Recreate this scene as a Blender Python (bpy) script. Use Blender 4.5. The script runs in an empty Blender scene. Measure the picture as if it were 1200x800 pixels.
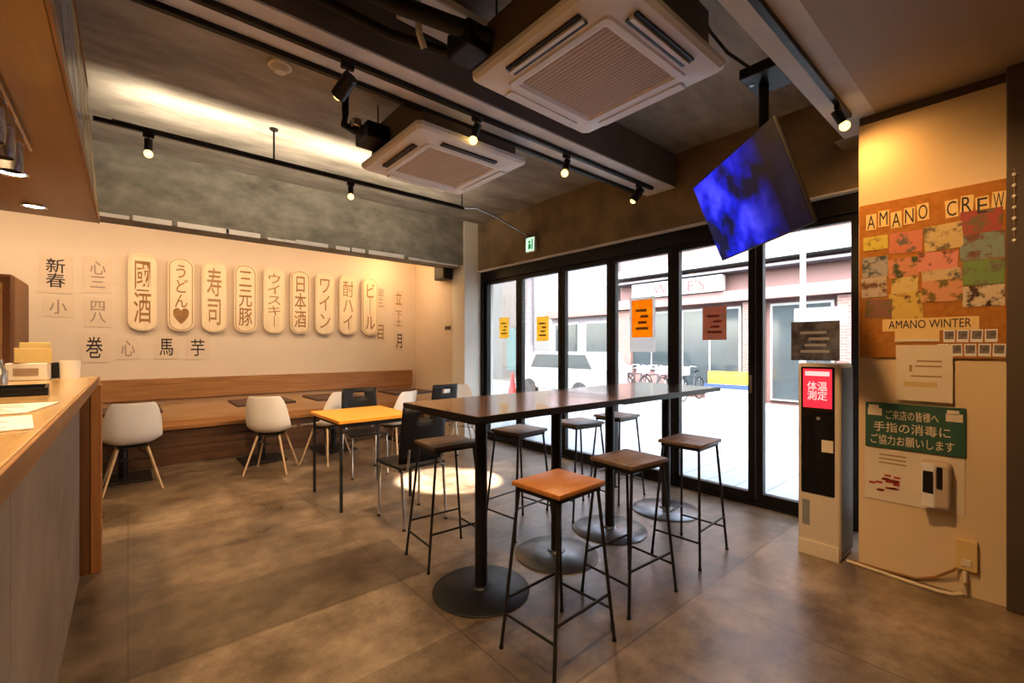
import bpy, bmesh, math, random
from mathutils import Vector, Matrix, Euler
random.seed(7)
PI = math.pi
S = bpy.context.scene
COL = S.collection

# ------------------------------------------------------------------ camera, sky, sun, exposure
YAW = math.radians(40.6)
cam_d = bpy.data.cameras.new('camera'); cam = bpy.data.objects.new('camera', cam_d); COL.objects.link(cam)
cam.location = (0, 0, 1.4); cam.rotation_euler = (PI/2, 0, -YAW)
cam_d.sensor_width = 36; cam_d.lens = 36*525/1200; cam_d.shift_y = 8/1200; cam_d.clip_start = .02
S.camera = cam
S.view_settings.view_transform = 'Standard'; S.view_settings.look = 'None'
S.view_settings.exposure = 0.38; S.view_settings.gamma = 1.0; S.view_settings.use_curve_mapping = False
S.cycles.max_bounces = 8; S.cycles.diffuse_bounces = 4; S.cycles.glossy_bounces = 4; S.cycles.transparent_max_bounces = 12
S.cycles.sample_clamp_indirect = 4.0; S.cycles.use_denoising = True; S.cycles.caustics_reflective = False; S.cycles.caustics_refractive = False

W = bpy.data.worlds.new('world'); S.world = W; W.use_nodes = True
nt = W.node_tree; bg = nt.nodes['Background']
sky = nt.nodes.new('ShaderNodeTexSky'); sky.sky_type = 'NISHITA'; sky.sun_disc = False
sky.sun_elevation = math.radians(48); sky.sun_rotation = math.radians(250); sky.air_density = 1.2; sky.dust_density = 3.0
hs = nt.nodes.new('ShaderNodeHueSaturation'); hs.inputs['Saturation'].default_value = .55
nt.links.new(sky.outputs[0], hs.inputs['Color']); nt.links.new(hs.outputs[0], bg.inputs[0])
bg.inputs[1].default_value = 2.4

sd = bpy.data.lights.new('sun', 'SUN'); sun = bpy.data.objects.new('sun', sd); COL.objects.link(sun)
sd.energy = 5.5; sd.angle = .02; sd.color = (1, .95, .88)
sun.rotation_euler = Vector((.33, .18, -.92)).to_track_quat('-Z', 'Y').to_euler()

WARM = (1.0, .66, .36)
def area(name, loc, direction, sx, sy, energy, color=WARM):
    d = bpy.data.lights.new(name, 'AREA'); d.shape = 'RECTANGLE'; d.size = sx; d.size_y = sy; d.energy = energy; d.color = color
    o = bpy.data.objects.new(name, d); COL.objects.link(o); o.location = loc
    o.rotation_euler = Vector(direction).to_track_quat('-Z', 'Y').to_euler(); return o
E_COVE, E_UP, E_TRACK, E_DOWN = 46, 34, 92, 36

# ------------------------------------------------------------------ materials
def mat(name, col, rough=.5, metal=0, spec=.5, var=0, vscale=6, bump=0, bscale=40, stretch=None, col2=None, emit=None, estr=0, coat=0, detail=5, contrast=(.3, .7)):
    m = bpy.data.materials.new(name); m.use_nodes = True
    t = m.node_tree; p = t.nodes['Principled BSDF']
    p.inputs['Base Color'].default_value = (*col, 1); p.inputs['Roughness'].default_value = rough
    p.inputs['Metallic'].default_value = metal; p.inputs['Specular IOR Level'].default_value = spec
    p.inputs['Coat Weight'].default_value = coat
    if emit: p.inputs['Emission Color'].default_value = (*emit, 1); p.inputs['Emission Strength'].default_value = estr
    tc = t.nodes.new('ShaderNodeTexCoord'); mp = t.nodes.new('ShaderNodeMapping')
    t.links.new(tc.outputs['Object'], mp.inputs['Vector'])
    mp.inputs['Location'].default_value = [random.uniform(-9, 9) for _ in range(3)]
    if stretch: mp.inputs['Scale'].default_value = stretch
    if col2 or var:
        c2 = col2 or tuple(max(0, c*(1-var)) for c in col)
        n = t.nodes.new('ShaderNodeTexNoise'); n.inputs['Scale'].default_value = vscale; n.inputs['Detail'].default_value = detail
        n.inputs['Roughness'].default_value = .62
        r = t.nodes.new('ShaderNodeValToRGB'); r.color_ramp.elements[0].position = contrast[0]; r.color_ramp.elements[1].position = contrast[1]
        r.color_ramp.elements[0].color = (*c2, 1); r.color_ramp.elements[1].color = (*col, 1)
        t.links.new(mp.outputs[0], n.inputs['Vector']); t.links.new(n.outputs['Fac'], r.inputs[0]); t.links.new(r.outputs[0], p.inputs['Base Color'])
    if bump:
        n2 = t.nodes.new('ShaderNodeTexNoise'); n2.inputs['Scale'].default_value = bscale; n2.inputs['Detail'].default_value = 4
        b = t.nodes.new('ShaderNodeBump'); b.inputs['Strength'].default_value = bump; b.inputs['Distance'].default_value = .01
        t.links.new(mp.outputs[0], n2.inputs['Vector']); t.links.new(n2.outputs['Fac'], b.inputs['Height']); t.links.new(b.outputs[0], p.inputs['Normal'])
    return m

def floor_mat():
    m = bpy.data.materials.new('polished_concrete'); m.use_nodes = True; t = m.node_tree; p = t.nodes['Principled BSDF']
    N = t.nodes.new; L = t.links.new
    tc = N('ShaderNodeTexCoord')
    br = N('ShaderNodeTexBrick'); br.offset = 0; br.inputs['Scale'].default_value = 1
    br.inputs['Brick Width'].default_value = 1.25; br.inputs['Row Height'].default_value = 1.25; br.inputs['Mortar Size'].default_value = .004
    br.inputs['Color1'].default_value = (.31, .26, .205, 1); br.inputs['Color2'].default_value = (.22, .178, .135, 1); br.inputs['Mortar'].default_value = (.17, .125, .085, 1)
    L(tc.outputs['Object'], br.inputs['Vector'])
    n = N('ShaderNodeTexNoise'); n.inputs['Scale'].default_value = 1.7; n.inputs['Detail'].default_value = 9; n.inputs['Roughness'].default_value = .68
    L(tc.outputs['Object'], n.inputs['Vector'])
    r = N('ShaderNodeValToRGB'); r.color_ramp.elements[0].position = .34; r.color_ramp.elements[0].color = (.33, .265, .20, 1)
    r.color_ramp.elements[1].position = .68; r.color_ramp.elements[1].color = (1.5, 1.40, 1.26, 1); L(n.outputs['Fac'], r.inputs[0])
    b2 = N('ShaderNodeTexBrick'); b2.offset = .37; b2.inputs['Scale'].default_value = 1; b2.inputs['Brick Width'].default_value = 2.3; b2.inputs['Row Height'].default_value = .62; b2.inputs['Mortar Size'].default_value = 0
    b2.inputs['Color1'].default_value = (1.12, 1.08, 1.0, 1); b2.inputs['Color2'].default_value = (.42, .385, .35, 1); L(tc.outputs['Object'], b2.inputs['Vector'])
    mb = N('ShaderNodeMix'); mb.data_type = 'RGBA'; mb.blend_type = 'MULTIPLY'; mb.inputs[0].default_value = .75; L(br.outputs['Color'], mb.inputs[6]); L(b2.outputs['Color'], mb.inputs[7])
    mx = N('ShaderNodeMix'); mx.data_type = 'RGBA'; mx.blend_type = 'MULTIPLY'; mx.inputs[0].default_value = 1
    L(mb.outputs[2], mx.inputs[6]); L(r.outputs[0], mx.inputs[7])
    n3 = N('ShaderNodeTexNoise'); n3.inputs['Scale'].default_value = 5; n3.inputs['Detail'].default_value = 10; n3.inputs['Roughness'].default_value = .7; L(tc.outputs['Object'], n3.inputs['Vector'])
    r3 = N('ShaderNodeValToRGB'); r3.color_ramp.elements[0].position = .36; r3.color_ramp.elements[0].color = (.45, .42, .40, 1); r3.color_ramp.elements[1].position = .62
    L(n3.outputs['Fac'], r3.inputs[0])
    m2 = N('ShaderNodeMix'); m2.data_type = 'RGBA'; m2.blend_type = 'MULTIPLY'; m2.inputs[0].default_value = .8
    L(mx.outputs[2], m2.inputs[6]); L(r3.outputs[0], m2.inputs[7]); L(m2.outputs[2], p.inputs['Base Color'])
    mr = N('ShaderNodeMapRange'); mr.inputs['To Min'].default_value = .2; mr.inputs['To Max'].default_value = .42; L(n.outputs['Fac'], mr.inputs['Value'])
    L(mr.outputs[0], p.inputs['Roughness'])
    b = N('ShaderNodeBump'); b.inputs['Strength'].default_value = .12; b.inputs['Distance'].default_value = .01; L(n3.outputs['Fac'], b.inputs['Height']); L(b.outputs[0], p.inputs['Normal'])
    return m

def brick_mat(name, c1, c2, mortar, bw, rh, rough=.8, ms=.01):
    m = bpy.data.materials.new(name); m.use_nodes = True; t = m.node_tree; p = t.nodes['Principled BSDF']
    tc = t.nodes.new('ShaderNodeTexCoord'); mp = t.nodes.new('ShaderNodeMapping'); mp.inputs['Rotation'].default_value = (PI/2, 0, PI/2)
    mp.vector_type = 'TEXTURE'
    br = t.nodes.new('ShaderNodeTexBrick'); br.inputs['Scale'].default_value = 1; br.inputs['Brick Width'].default_value = bw; br.inputs['Row Height'].default_value = rh
    br.inputs['Mortar Size'].default_value = ms
    for k, c in (('Color1', c1), ('Color2', c2), ('Mortar', mortar)): br.inputs[k].default_value = (*c, 1)
    t.links.new(tc.outputs['Object'], mp.inputs[0]); t.links.new(mp.outputs[0], br.inputs['Vector']); t.links.new(br.outputs['Color'], p.inputs['Base Color'])
    p.inputs['Roughness'].default_value = rough
    return m

def glass_mat(name, tint=(1, 1, 1), refl=.5):
    m = bpy.data.materials.new(name); m.use_nodes = True; t = m.node_tree; t.nodes.clear()
    o = t.nodes.new('ShaderNodeOutputMaterial'); mx = t.nodes.new('ShaderNodeMixShader'); tr = t.nodes.new('ShaderNodeBsdfTransparent'); gl = t.nodes.new('ShaderNodeBsdfGlossy')
    fr = t.nodes.new('ShaderNodeFresnel'); fr.inputs[0].default_value = 1.35
    ml = t.nodes.new('ShaderNodeMath'); ml.operation = 'MULTIPLY'; ml.inputs[1].default_value = refl
    gl.inputs['Roughness'].default_value = .02; tr.inputs[0].default_value = (*tint, 1)
    t.links.new(fr.outputs[0], ml.inputs[0]); t.links.new(ml.outputs[0], mx.inputs[0]); t.links.new(tr.outputs[0], mx.inputs[1]); t.links.new(gl.outputs[0], mx.inputs[2]); t.links.new(mx.outputs[0], o.inputs[0])
    return m

def tv_mat():
    m = bpy.data.materials.new('screen_picture'); m.use_nodes = True; t = m.node_tree; p = t.nodes['Principled BSDF']
    N = t.nodes.new; L = t.links.new
    tc = N('ShaderNodeTexCoord'); n = N('ShaderNodeTexNoise'); n.inputs['Scale'].default_value = 3.6; n.inputs['Detail'].default_value = 3
    L(tc.outputs['Object'], n.inputs['Vector'])
    r = N('ShaderNodeValToRGB'); e = r.color_ramp.elements
    e[0].position = .42; e[0].color = (.0, .002, .03, 1); e[1].position = .68; e[1].color = (.07, .07, 1.0, 1)
    a = e.new(.52); a.color = (.0, .008, .62, 1)
    w_ = e.new(.82); w_.color = (.7, .75, 1, 1)
    L(n.outputs['Fac'], r.inputs[0])
    sx = N('ShaderNodeSeparateXYZ'); L(tc.outputs['Object'], sx.inputs[0])
    mr = N('ShaderNodeMapRange'); mr.inputs['From Min'].default_value = -.05; mr.inputs['From Max'].default_value = .30; mr.inputs['To Min'].default_value = 1; mr.inputs['To Max'].default_value = .012
    L(sx.outputs[0], mr.inputs['Value'])
    mx = N('ShaderNodeMix'); mx.data_type = 'RGBA'; mx.blend_type = 'MULTIPLY'; mx.inputs[0].default_value = 1
    L(r.outputs[0], mx.inputs[6]); L(mr.outputs[0], mx.inputs[7])
    p.inputs['Base Color'].default_value = (.01, .01, .014, 1); p.inputs['Roughness'].default_value = .25; p.inputs['Specular IOR Level'].default_value = .08
    L(mx.outputs[2], p.inputs['Emission Color']); p.inputs['Emission Strength'].default_value = 1.0
    return m

def translucent(m, f=.88):
    t = m.node_tree; p = t.nodes['Principled BSDF']; o = t.nodes['Material Output']
    tr = t.nodes.new('ShaderNodeBsdfTranslucent'); mx = t.nodes.new('ShaderNodeMixShader'); mx.inputs[0].default_value = f
    if p.inputs['Base Color'].links: t.links.new(p.inputs['Base Color'].links[0].from_socket, tr.inputs[0])
    else: tr.inputs[0].default_value = p.inputs['Base Color'].default_value
    t.links.new(p.outputs[0], mx.inputs[1]); t.links.new(tr.outputs[0], mx.inputs[2]); t.links.new(mx.outputs[0], o.inputs[0]); return m
M = {}
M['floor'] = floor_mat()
M['ceiling'] = mat('rough_concrete', (.50, .475, .42), .85, col2=(.20, .18, .15), vscale=2.4, stretch=(.6, 1.6, 1), bump=.35, bscale=18, detail=9)
M['beam_conc'] = mat('board_marked_concrete', (.30, .285, .235), .85, col2=(.11, .105, .085), vscale=3.4, bump=.4, bscale=16, stretch=(1, 1, 1.6), detail=9)
M['header_conc'] = mat('stained_concrete', (.38, .27, .15), .85, col2=(.13, .095, .06), vscale=2.4, bump=.4, bscale=16, detail=9)
M['beam_side'] = mat('brown_concrete', (.18, .15, .12), .8, var=.35, vscale=2, bump=.2, bscale=14)
M['beam_face'] = mat('pale_beam_plaster', (.88, .85, .82), .7, var=.2, vscale=4, bump=.1)
M['soffit'] = mat('brown_soffit', (.50, .42, .35), .65, var=.2, vscale=1.2)
M['wall'] = mat('cream_plaster', (.76, .62, .47), .8, var=.06, vscale=1.5, bump=.05, bscale=60)
M['pillar'] = mat('white_plaster', (.90, .86, .78), .75, var=.05, vscale=2)
M['column'] = mat('ochre_plaster', (.80, .62, .38), .75, var=.08, vscale=1.2, bump=.04, bscale=60)
M['dark_wall'] = mat('dark_wall', (.10, .07, .05), .7, var=.3, vscale=2)
M['room'] = mat('room_plaster', (.55, .46, .34), .8, var=.1)
M['black'] = mat('black_powder_coat', (.009, .008, .008), .42, spec=.3, var=.2, vscale=30)
M['black_frame'] = mat('black_aluminium', (.008, .007, .007), .45, spec=.22, var=.2, vscale=20)
M['iron'] = mat('black_iron', (.02, .018, .017), .42, metal=.3, var=.2, vscale=30)
M['base_steel'] = mat('worn_steel_base', (.20, .20, .205), .3, metal=.8, var=.35, vscale=10)
M['chrome'] = mat('chrome', (.75, .73, .70), .15, metal=1, var=.05)
M['white_plastic'] = mat('white_plastic', (.88, .85, .81), .42, var=.03)
M['black_plastic'] = mat('black_plastic', (.009, .008, .009), .5, spec=.25, var=.2, vscale=12)
M['grey_plastic'] = mat('grey_plastic', (.25, .25, .26), .5, var=.1)
M['ac_panel'] = mat('ac_white', (.93, .91, .87), .5, var=.03)
M['ac_grille'] = mat('ac_grille', (.62, .50, .39), .7, var=.05, vscale=60)
M['ac_body'] = mat('ac_body', (.12, .09, .065), .7, var=.2)
def wood(name, c, c2, s, rough=.45, vs=3, coat=0): return mat(name, c, rough, col2=c2, vscale=vs, stretch=s, bump=.08, bscale=20, coat=coat, detail=8)
M['wood_bench'] = wood('bench_wood', (.44, .21, .065), (.25, .10, .026), (.6, 8, 8))
M['wood_back'] = wood('pale_bench_wood', (.56, .36, .19), (.46, .27, .13), (.5, 7, 7))
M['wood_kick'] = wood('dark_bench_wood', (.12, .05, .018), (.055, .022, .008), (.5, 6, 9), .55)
M['wood_counter'] = wood('counter_wood', (.62, .40, .16), (.43, .25, .085), (8, .6, 8), .2, coat=.2)
M['wood_edge'] = wood('counter_edge_wood', (.36, .19, .07), (.22, .10, .034), (8, .6, 8), .45)
M['wood_post'] = wood('orange_wood', (.46, .19, .05), (.30, .11, .025), (8, 8, .6), .5)
M['wood_post_dark'] = wood('dark_orange_wood', (.20, .075, .02), (.10, .034, .008), (8, 8, .6), .5)
M['wood_canopy'] = wood('canopy_wood', (.27, .125, .03), (.20, .088, .02), (7, .5, 7), .35, coat=.15)
M['wood_bar'] = wood('bar_top_wood', (.075, .040, .020), (.028, .015, .009), (.8, 9, 9), .14, coat=.4)
M['wood_table'] = wood('honey_table_wood', (.95, .42, .045), (.80, .32, .03), (.8, 9, 9), .35)
M['wood_seat'] = wood('orange_seat_wood', (.60, .24, .055), (.42, .14, .028), (2, 14, 10), .35)
M['wood_seat_dark'] = wood('brown_seat_wood', (.24, .15, .095), (.10, .055, .032), (2, 14, 10), .4)
M['wood_leg'] = wood('pale_dowel_wood', (.60, .43, .26), (.48, .32, .18), (20, 20, 2), .5)
M['wood_bar_lit'] = wood('lit_bar_top_wood', (.26, .125, .045), (.09, .042, .018), (.8, 9, 9), .16, coat=.3)  # lighter copy of the bar wood, its brown-lit end put into the colour
M['dark_top'] = wood('dark_table_wood', (.07, .035, .022), (.035, .017, .012), (1, 9, 9), .4)
M['panel'] = mat('cement_panel', (.34, .28, .235), .8, var=.35, vscale=3, bump=.2, bscale=25, detail=8)
M['glass'] = glass_mat('clear_glass', (.97, .985, .98), .55)
M['screen'] = tv_mat()
M['bulb'] = mat('lit_bulb', (1, .8, .4), .4, emit=(1, .60, .16), estr=3.6, var=.02)
M['downlight'] = mat('lit_downlight', (1, .9, .7), .4, emit=(1, .86, .62), estr=12, var=.02)
M['exit'] = mat('exit_panel', (.7, .95, .75), .4, emit=(.55, .95, .65), estr=.9, var=.02)
M['exit_green'] = mat('exit_green', (.02, .30, .12), .4, emit=(.02, .4, .16), estr=.25, var=.02)
M['board'] = mat('sign_board_pale_wood', (.86, .70, .47), .6, col2=(.78, .60, .38), vscale=3, stretch=(6, 6, .6))
M['board_cork'] = mat('cork', (.50, .20, .028), .85, col2=(.36, .13, .014), vscale=35, bump=.2, bscale=90)
M['paper'] = mat('white_paper', (.80, .70, .55), .8, var=.06, vscale=9)
M['paper_wall'] = mat('thin_tan_paper', (.74, .585, .43), .8, var=.06, vscale=8)
M['paper_bright'] = mat('bright_paper', (.85, .82, .78), .8, var=.04)
M['paper_amber'] = mat('amber_paper', (.85, .62, .26), .8, var=.08, vscale=8)
M['ink'] = mat('black_ink', (.03, .02, .02), .7, var=.2)
M['ink_brown'] = mat('brown_ink', (.36, .17, .05), .7, var=.3, vscale=12)
M['ink_tan'] = mat('tan_ink', (.42, .23, .09), .7, var=.3, vscale=12)
M['ink_grey'] = mat('grey_ink', (.36, .26, .19), .7, var=.2)
M['ink_red'] = mat('red_ink', (.45, .05, .03), .7, var=.2)
M['green'] = mat('green_card', (.03, .11, .075), .6, var=.25, vscale=7)
M['kiosk_white'] = mat('kiosk_white', (.72, .62, .49), .45, var=.04)
M['kiosk_side'] = mat('kiosk_grey', (.20, .20, .20), .5, var=.1)
M['kiosk_glass'] = mat('black_glass', (.008, .007, .008), .08, var=.1)
M['red_screen'] = mat('red_screen', (.6, .02, .03), .3, emit=(1, .03, .06), estr=.8, var=.05)
M['screen_text'] = mat('screen_text', (1, .7, .7), .3, emit=(1, .42, .45), estr=1.0, var=.02)
M['cable_white'] = mat('white_cable', (.75, .62, .42), .5, var=.05)
M['outlet'] = mat('cream_outlet', (.78, .56, .24), .5, var=.05)
M['steel'] = mat('brushed_steel', (.55, .52, .48), .25, metal=.9, var=.1, vscale=30)
M['yellow_box'] = mat('yellow_card', (.72, .55, .22), .6, var=.15, vscale=8)
M['shelf_wood'] = wood('canopy_trim_wood', (.34, .16, .06), (.2, .09, .03), (8, .6, 8))
# outside
M['asphalt'] = mat('asphalt', (.115, .13, .145), .85, var=.12, vscale=4, bump=.2, bscale=80)
M['sidewalk'] = brick_mat('paving', (.27, .28, .29), (.24, .25, .26), (.16, .165, .17), .3, .3)
M['pink_brick'] = brick_mat('pink_brick', (0.114, 0.050, 0.041), (0.095, 0.038, 0.032), (0.125, 0.095, 0.086), .22, .07)
M['pink_wall'] = mat('pink_wall', (0.140, 0.075, 0.071), .8, var=.12, vscale=2)
M['lilac_wall'] = mat('lilac_wall', (0.132, 0.118, 0.136), .8, var=.1, vscale=1)
M['pale_wall'] = mat('pale_wall', (0.168, 0.163, 0.158), .8, var=.08, vscale=1)
M['shop_glass'] = mat('shop_window', (0.027, 0.034, 0.038), .08, var=.3, vscale=.8)
M['shutter'] = mat('shutter', (0.125, 0.132, 0.136), .6, var=.1, stretch=(1, 1, 30))
M['sign_white'] = mat('sign_white', (0.199, 0.197, 0.195), .5, var=.03)
M['red_paint'] = mat('red_paint', (.26, .006, .008), .5, var=.1)
M['road_white'] = mat('road_paint', (0.186, 0.186, 0.181), .7, var=.15, vscale=20)
M['tyre'] = mat('tyre', (0.007, 0.007, 0.007), .8, var=.2)
M['blue_paint'] = mat('blue_paint', (0.007, 0.027, 0.095), .5, var=.1)
M['teal'] = mat('teal_cloth', (0.036, 0.081, 0.086), .8, var=.15)
M['bike_paint'] = mat('bike_paint', (0.045, 0.053, 0.068), .4, metal=.4, var=.1)
M['car_paint'] = mat('car_white', (0.181, 0.181, 0.186), .3, var=.03)
M['pole_grey'] = mat('pole_concrete', (0.081, 0.077, 0.091), .8, var=.15)
M['orange_poster'] = mat('orange_poster', (.98, .48, .03), .7, col2=(.90, .32, .015), vscale=14)
M['brown_poster'] = mat('brown_poster', (.34, .22, .16), .7, col2=(.50, .20, .12), vscale=16)
M['yellow_poster'] = mat('yellow_poster', (.95, .72, .22), .7, col2=(.90, .58, .12), vscale=10)
M['dark_poster'] = mat('dark_poster', (.10, .075, .075), .6, col2=(.32, .28, .25), vscale=9, contrast=(.4, .6))
for _k in ('orange_poster', 'yellow_poster', 'brown_poster'): translucent(M[_k])
M['thin_paper'] = translucent(mat('thin_white_paper', (.85, .82, .78), .8, var=.04), .7)
M['leaf'] = mat('leaf', (.07, .16, .05), .7, var=.4, vscale=20)

# ------------------------------------------------------------------ mesh helpers
class MB:
    def __init__(s): s.bm = bmesh.new()
    def _x(s, verts, mtx):
        bmesh.ops.transform(s.bm, matrix=mtx, verts=verts)
    def box(s, lo, hi, bev=0, mtx=None, seg=2):
        r = bmesh.ops.create_cube(s.bm, size=1); v = r['verts']
        c = [(a+b)/2 for a, b in zip(lo, hi)]; d = [abs(b-a) for a, b in zip(lo, hi)]
        bmesh.ops.scale(s.bm, vec=d, verts=v); bmesh.ops.translate(s.bm, vec=c, verts=v)
        if bev:
            es = list({e for q in v for e in q.link_edges})
            r2 = bmesh.ops.bevel(s.bm, geom=es, offset=bev, segments=seg, affect='EDGES', profile=.5)
            v = list({q for q in v if q.is_valid} | set(r2['verts']))
        if mtx: s._x(v, mtx)
        return s
    def cyl(s, a, b, r, r2=None, n=16, caps=True):
        a, b = Vector(a), Vector(b); d = b-a
        q = bmesh.ops.create_cone(s.bm, cap_ends=caps, segments=n, radius1=r, radius2=r if r2 is None else r2, depth=d.length)
        s._x(q['verts'], Matrix.Translation((a+b)/2) @ d.to_track_quat('Z', 'Y').to_matrix().to_4x4())
        return s
    def tube(s, pts, r, n=8):
        pts = [Vector(p) for p in pts]; rings = []
        for i, p in enumerate(pts):
            t = (pts[min(i+1, len(pts)-1)]-pts[max(i-1, 0)]).normalized()
            ref = Vector((0, 0, 1)) if abs(t.z) < .95 else Vector((1, 0, 0))
            u = t.cross(ref).normalized(); w = t.cross(u)
            rings.append([s.bm.verts.new(p+u*r*math.cos(2*PI*k/n)+w*r*math.sin(2*PI*k/n)) for k in range(n)])
        for A, B in zip(rings, rings[1:]):
            for k in range(n): s.bm.faces.new((A[k], A[(k+1) % n], B[(k+1) % n], B[k]))
        s.bm.faces.new(rings[0]); s.bm.faces.new(rings[-1][::-1])
        return s
    def lathe(s, prof, n=32, c=(0, 0, 0)):
        rings = []
        for r, z in prof:
            if r < 1e-5: rings.append([s.bm.verts.new((c[0], c[1], c[2]+z))])
            else: rings.append([s.bm.verts.new((c[0]+r*math.cos(2*PI*k/n), c[1]+r*math.sin(2*PI*k/n), c[2]+z)) for k in range(n)])
        for A, B in zip(rings, rings[1:]):
            for k in range(n):
                a, b, c_, d = A[k % len(A)], A[(k+1) % len(A)], B[(k+1) % len(B)], B[k % len(B)]
                f = [a]
                for q in (b, c_, d):
                    if q not in f: f.append(q)
                if len(f) > 2: s.bm.faces.new(f)
        return s
    def prism(s, poly, d0, d1, axis='Y', bev=0):
        def P(u, w, d): return {'Y': (u, d, w), 'X': (d, u, w), 'Z': (u, w, d)}[axis]
        A = [s.bm.verts.new(P(u, w, d0)) for u, w in poly]; B = [s.bm.verts.new(P(u, w, d1)) for u, w in poly]
        n = len(poly); fa = s.bm.faces.new(A); fb = s.bm.faces.new(B[::-1])
        for k in range(n): s.bm.faces.new((A[k], A[(k+1) % n], B[(k+1) % n], B[k]))
        if bev:
            es = list(set(fa.edges) | set(fb.edges)); bmesh.ops.bevel(s.bm, geom=es, offset=bev, segments=2, affect='EDGES')
        return s
    def torus(s, c, R, r, axis='X', n=28, k=8):
        rings = []
        for i in range(n):
            a = 2*PI*i/n; ring = []
            for j in range(k):
                b = 2*PI*j/k; q = R+r*math.cos(b); h = r*math.sin(b)
                p = {'X': (h, q*math.cos(a), q*math.sin(a)), 'Z': (q*math.cos(a), q*math.sin(a), h), 'Y': (q*math.cos(a), h, q*math.sin(a))}[axis]
                ring.append(s.bm.verts.new(Vector(p)+Vector(c)))
            rings.append(ring)
        for i in range(n):
            A, B = rings[i], rings[(i+1) % n]
            for j in range(k): s.bm.faces.new((A[j], A[(j+1) % k], B[(j+1) % k], B[j]))
        return s
    def build(s, name, m, parent=None, smooth=False, loc=None):
        bmesh.ops.recalc_face_normals(s.bm, faces=s.bm.faces)
        me = bpy.data.meshes.new(name); s.bm.to_mesh(me); s.bm.free()
        if smooth:
            for f in me.polygons: f.use_smooth = True
            try: me.set_sharp_from_angle(angle=math.radians(38))
            except Exception: pass
        me.materials.append(m)
        o = bpy.data.objects.new(name, me); COL.objects.link(o)
        if parent: o.parent = parent
        if loc: o.location = loc
        return o
def tag(o, label, cat, group=None):
    o['label'] = label; o['category'] = cat
    if group: o['group'] = group
    return o
def thing(name, label, cat, loc=(0, 0, 0), rz=0, group=None):
    o = bpy.data.objects.new(name, None); COL.objects.link(o); o.empty_display_size = .1
    o.location = loc; o.rotation_euler = (0, 0, rz); return tag(o, label, cat, group)
def struct(name, mb, m, parent=None):
    o = mb.build(name, m, parent)
    if not parent: o['kind'] = 'structure'
    return o
def kids(o): return [c for c in bpy.data.objects if c.parent == o]
def dup(root, loc, rz, label, group=None):
    def cp(o, par):
        c = o.copy(); COL.objects.link(c)
        if par: c.parent = par
        for k in kids(o): cp(k, c)
        return c
    r = cp(root, None); r.location = loc; r.rotation_euler = (0, 0, rz); r['label'] = label
    if group: r['group'] = group
    return r
def text(name, s, w, h, m, parent, loc, rot, depth=.0015, keep=False):
    """lettering mesh fitted into a w x h box centred on loc"""
    cu = bpy.data.curves.new(name, 'FONT'); cu.body = s; cu.align_x = 'CENTER'; cu.size = 1; cu.space_line = .95; cu.extrude = .001; cu.resolution_u = 3; cu.offset = .006 if ord(s[0]) > 300 else 0
    o = bpy.data.objects.new(name, cu); COL.objects.link(o)
    dg = bpy.context.evaluated_depsgraph_get(); me = bpy.data.meshes.new_from_object(o.evaluated_get(dg))
    bpy.data.objects.remove(o); bpy.data.curves.remove(cu)
    xs = [v.co.x for v in me.vertices]; ys = [v.co.y for v in me.vertices]; zs = [v.co.z for v in me.vertices]
    if not xs: xs = ys = zs = [0, 1]
    sx = w/max(1e-6, max(xs)-min(xs)); sy = h/max(1e-6, max(ys)-min(ys)); sz = depth/max(1e-6, max(zs)-min(zs))
    if keep: sx = sy = min(sx, sy)
    cx, cy, z0 = (max(xs)+min(xs))/2, (max(ys)+min(ys))/2, min(zs)
    R = Euler(rot).to_matrix()
    for v in me.vertices:
        v.co = R @ Vector(((v.co.x-cx)*sx, (v.co.y-cy)*sy, (v.co.z-z0)*sz)) + Vector(loc)
    me.name = name; me.materials.clear(); me.materials.append(m)
    q = bpy.data.objects.new(name, me); COL.objects.link(q)
    if parent: q.parent = parent
    return q
RB = (PI/2, 0, 0)            # lettering on a face looking to -Y
RX = (PI/2, 0, -PI/2)        # lettering on a face looking to -X
def light_child(parent, kind, name, loc, aim, energy, color=WARM, size=.03, angle=70, blend=.6):
    d = bpy.data.lights.new(name, kind); d.energy = energy; d.color = color
    if kind == 'SPOT': d.spot_size = math.radians(angle); d.spot_blend = blend
    d.shadow_soft_size = size
    o = bpy.data.objects.new(name, d); COL.objects.link(o); o.parent = parent; o.location = loc
    o.rotation_euler = Vector(aim).to_track_quat('-Z', 'Y').to_euler(); return o

# ------------------------------------------------------------------ the room
XG, YB, ZC = 4.27, 7.2, 3.34
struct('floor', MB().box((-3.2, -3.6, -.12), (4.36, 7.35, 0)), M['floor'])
struct('ceiling', MB().box((-3.2, .66, ZC), (4.5, 7.35, ZC+.15)), M['ceiling'])
struct('wall_back', MB().box((-3.2, YB, 0), (3.9, YB+.15, ZC)), M['wall'])
struct('wall_left', MB().box((-3.2, -3.6, 0), (-3.05, YB, ZC)), M['room'])
struct('wall_front', MB().box((-3.05, -3.6, 0), (3.9, -3.45, 3.2)), M['room'])
struct('wall_side', MB().box((3.9, 6.0, 0), (4.45, 7.35, ZC)), M['wall'])
struct('wall_pillar', MB().box((3.9, 5.66, 0), (4.45, 6.0, ZC)), M['pillar'])
struct('beam_back', MB().box((-3.05, 5.7, 2.65), (3.9, 6.02, ZC)), M['beam_conc'])
rg = MB()
xx = -3.0
while xx < 3.85:
    w_ = random.uniform(.12, .5); h_ = random.uniform(.012, .045); rg.box((xx, 5.690, 2.64), (min(xx+w_, 3.89), 5.699, 2.65+h_), .004); xx += w_*random.uniform(.8, 1.3)
struct('trim_beam', rg, M['beam_face'])
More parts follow.
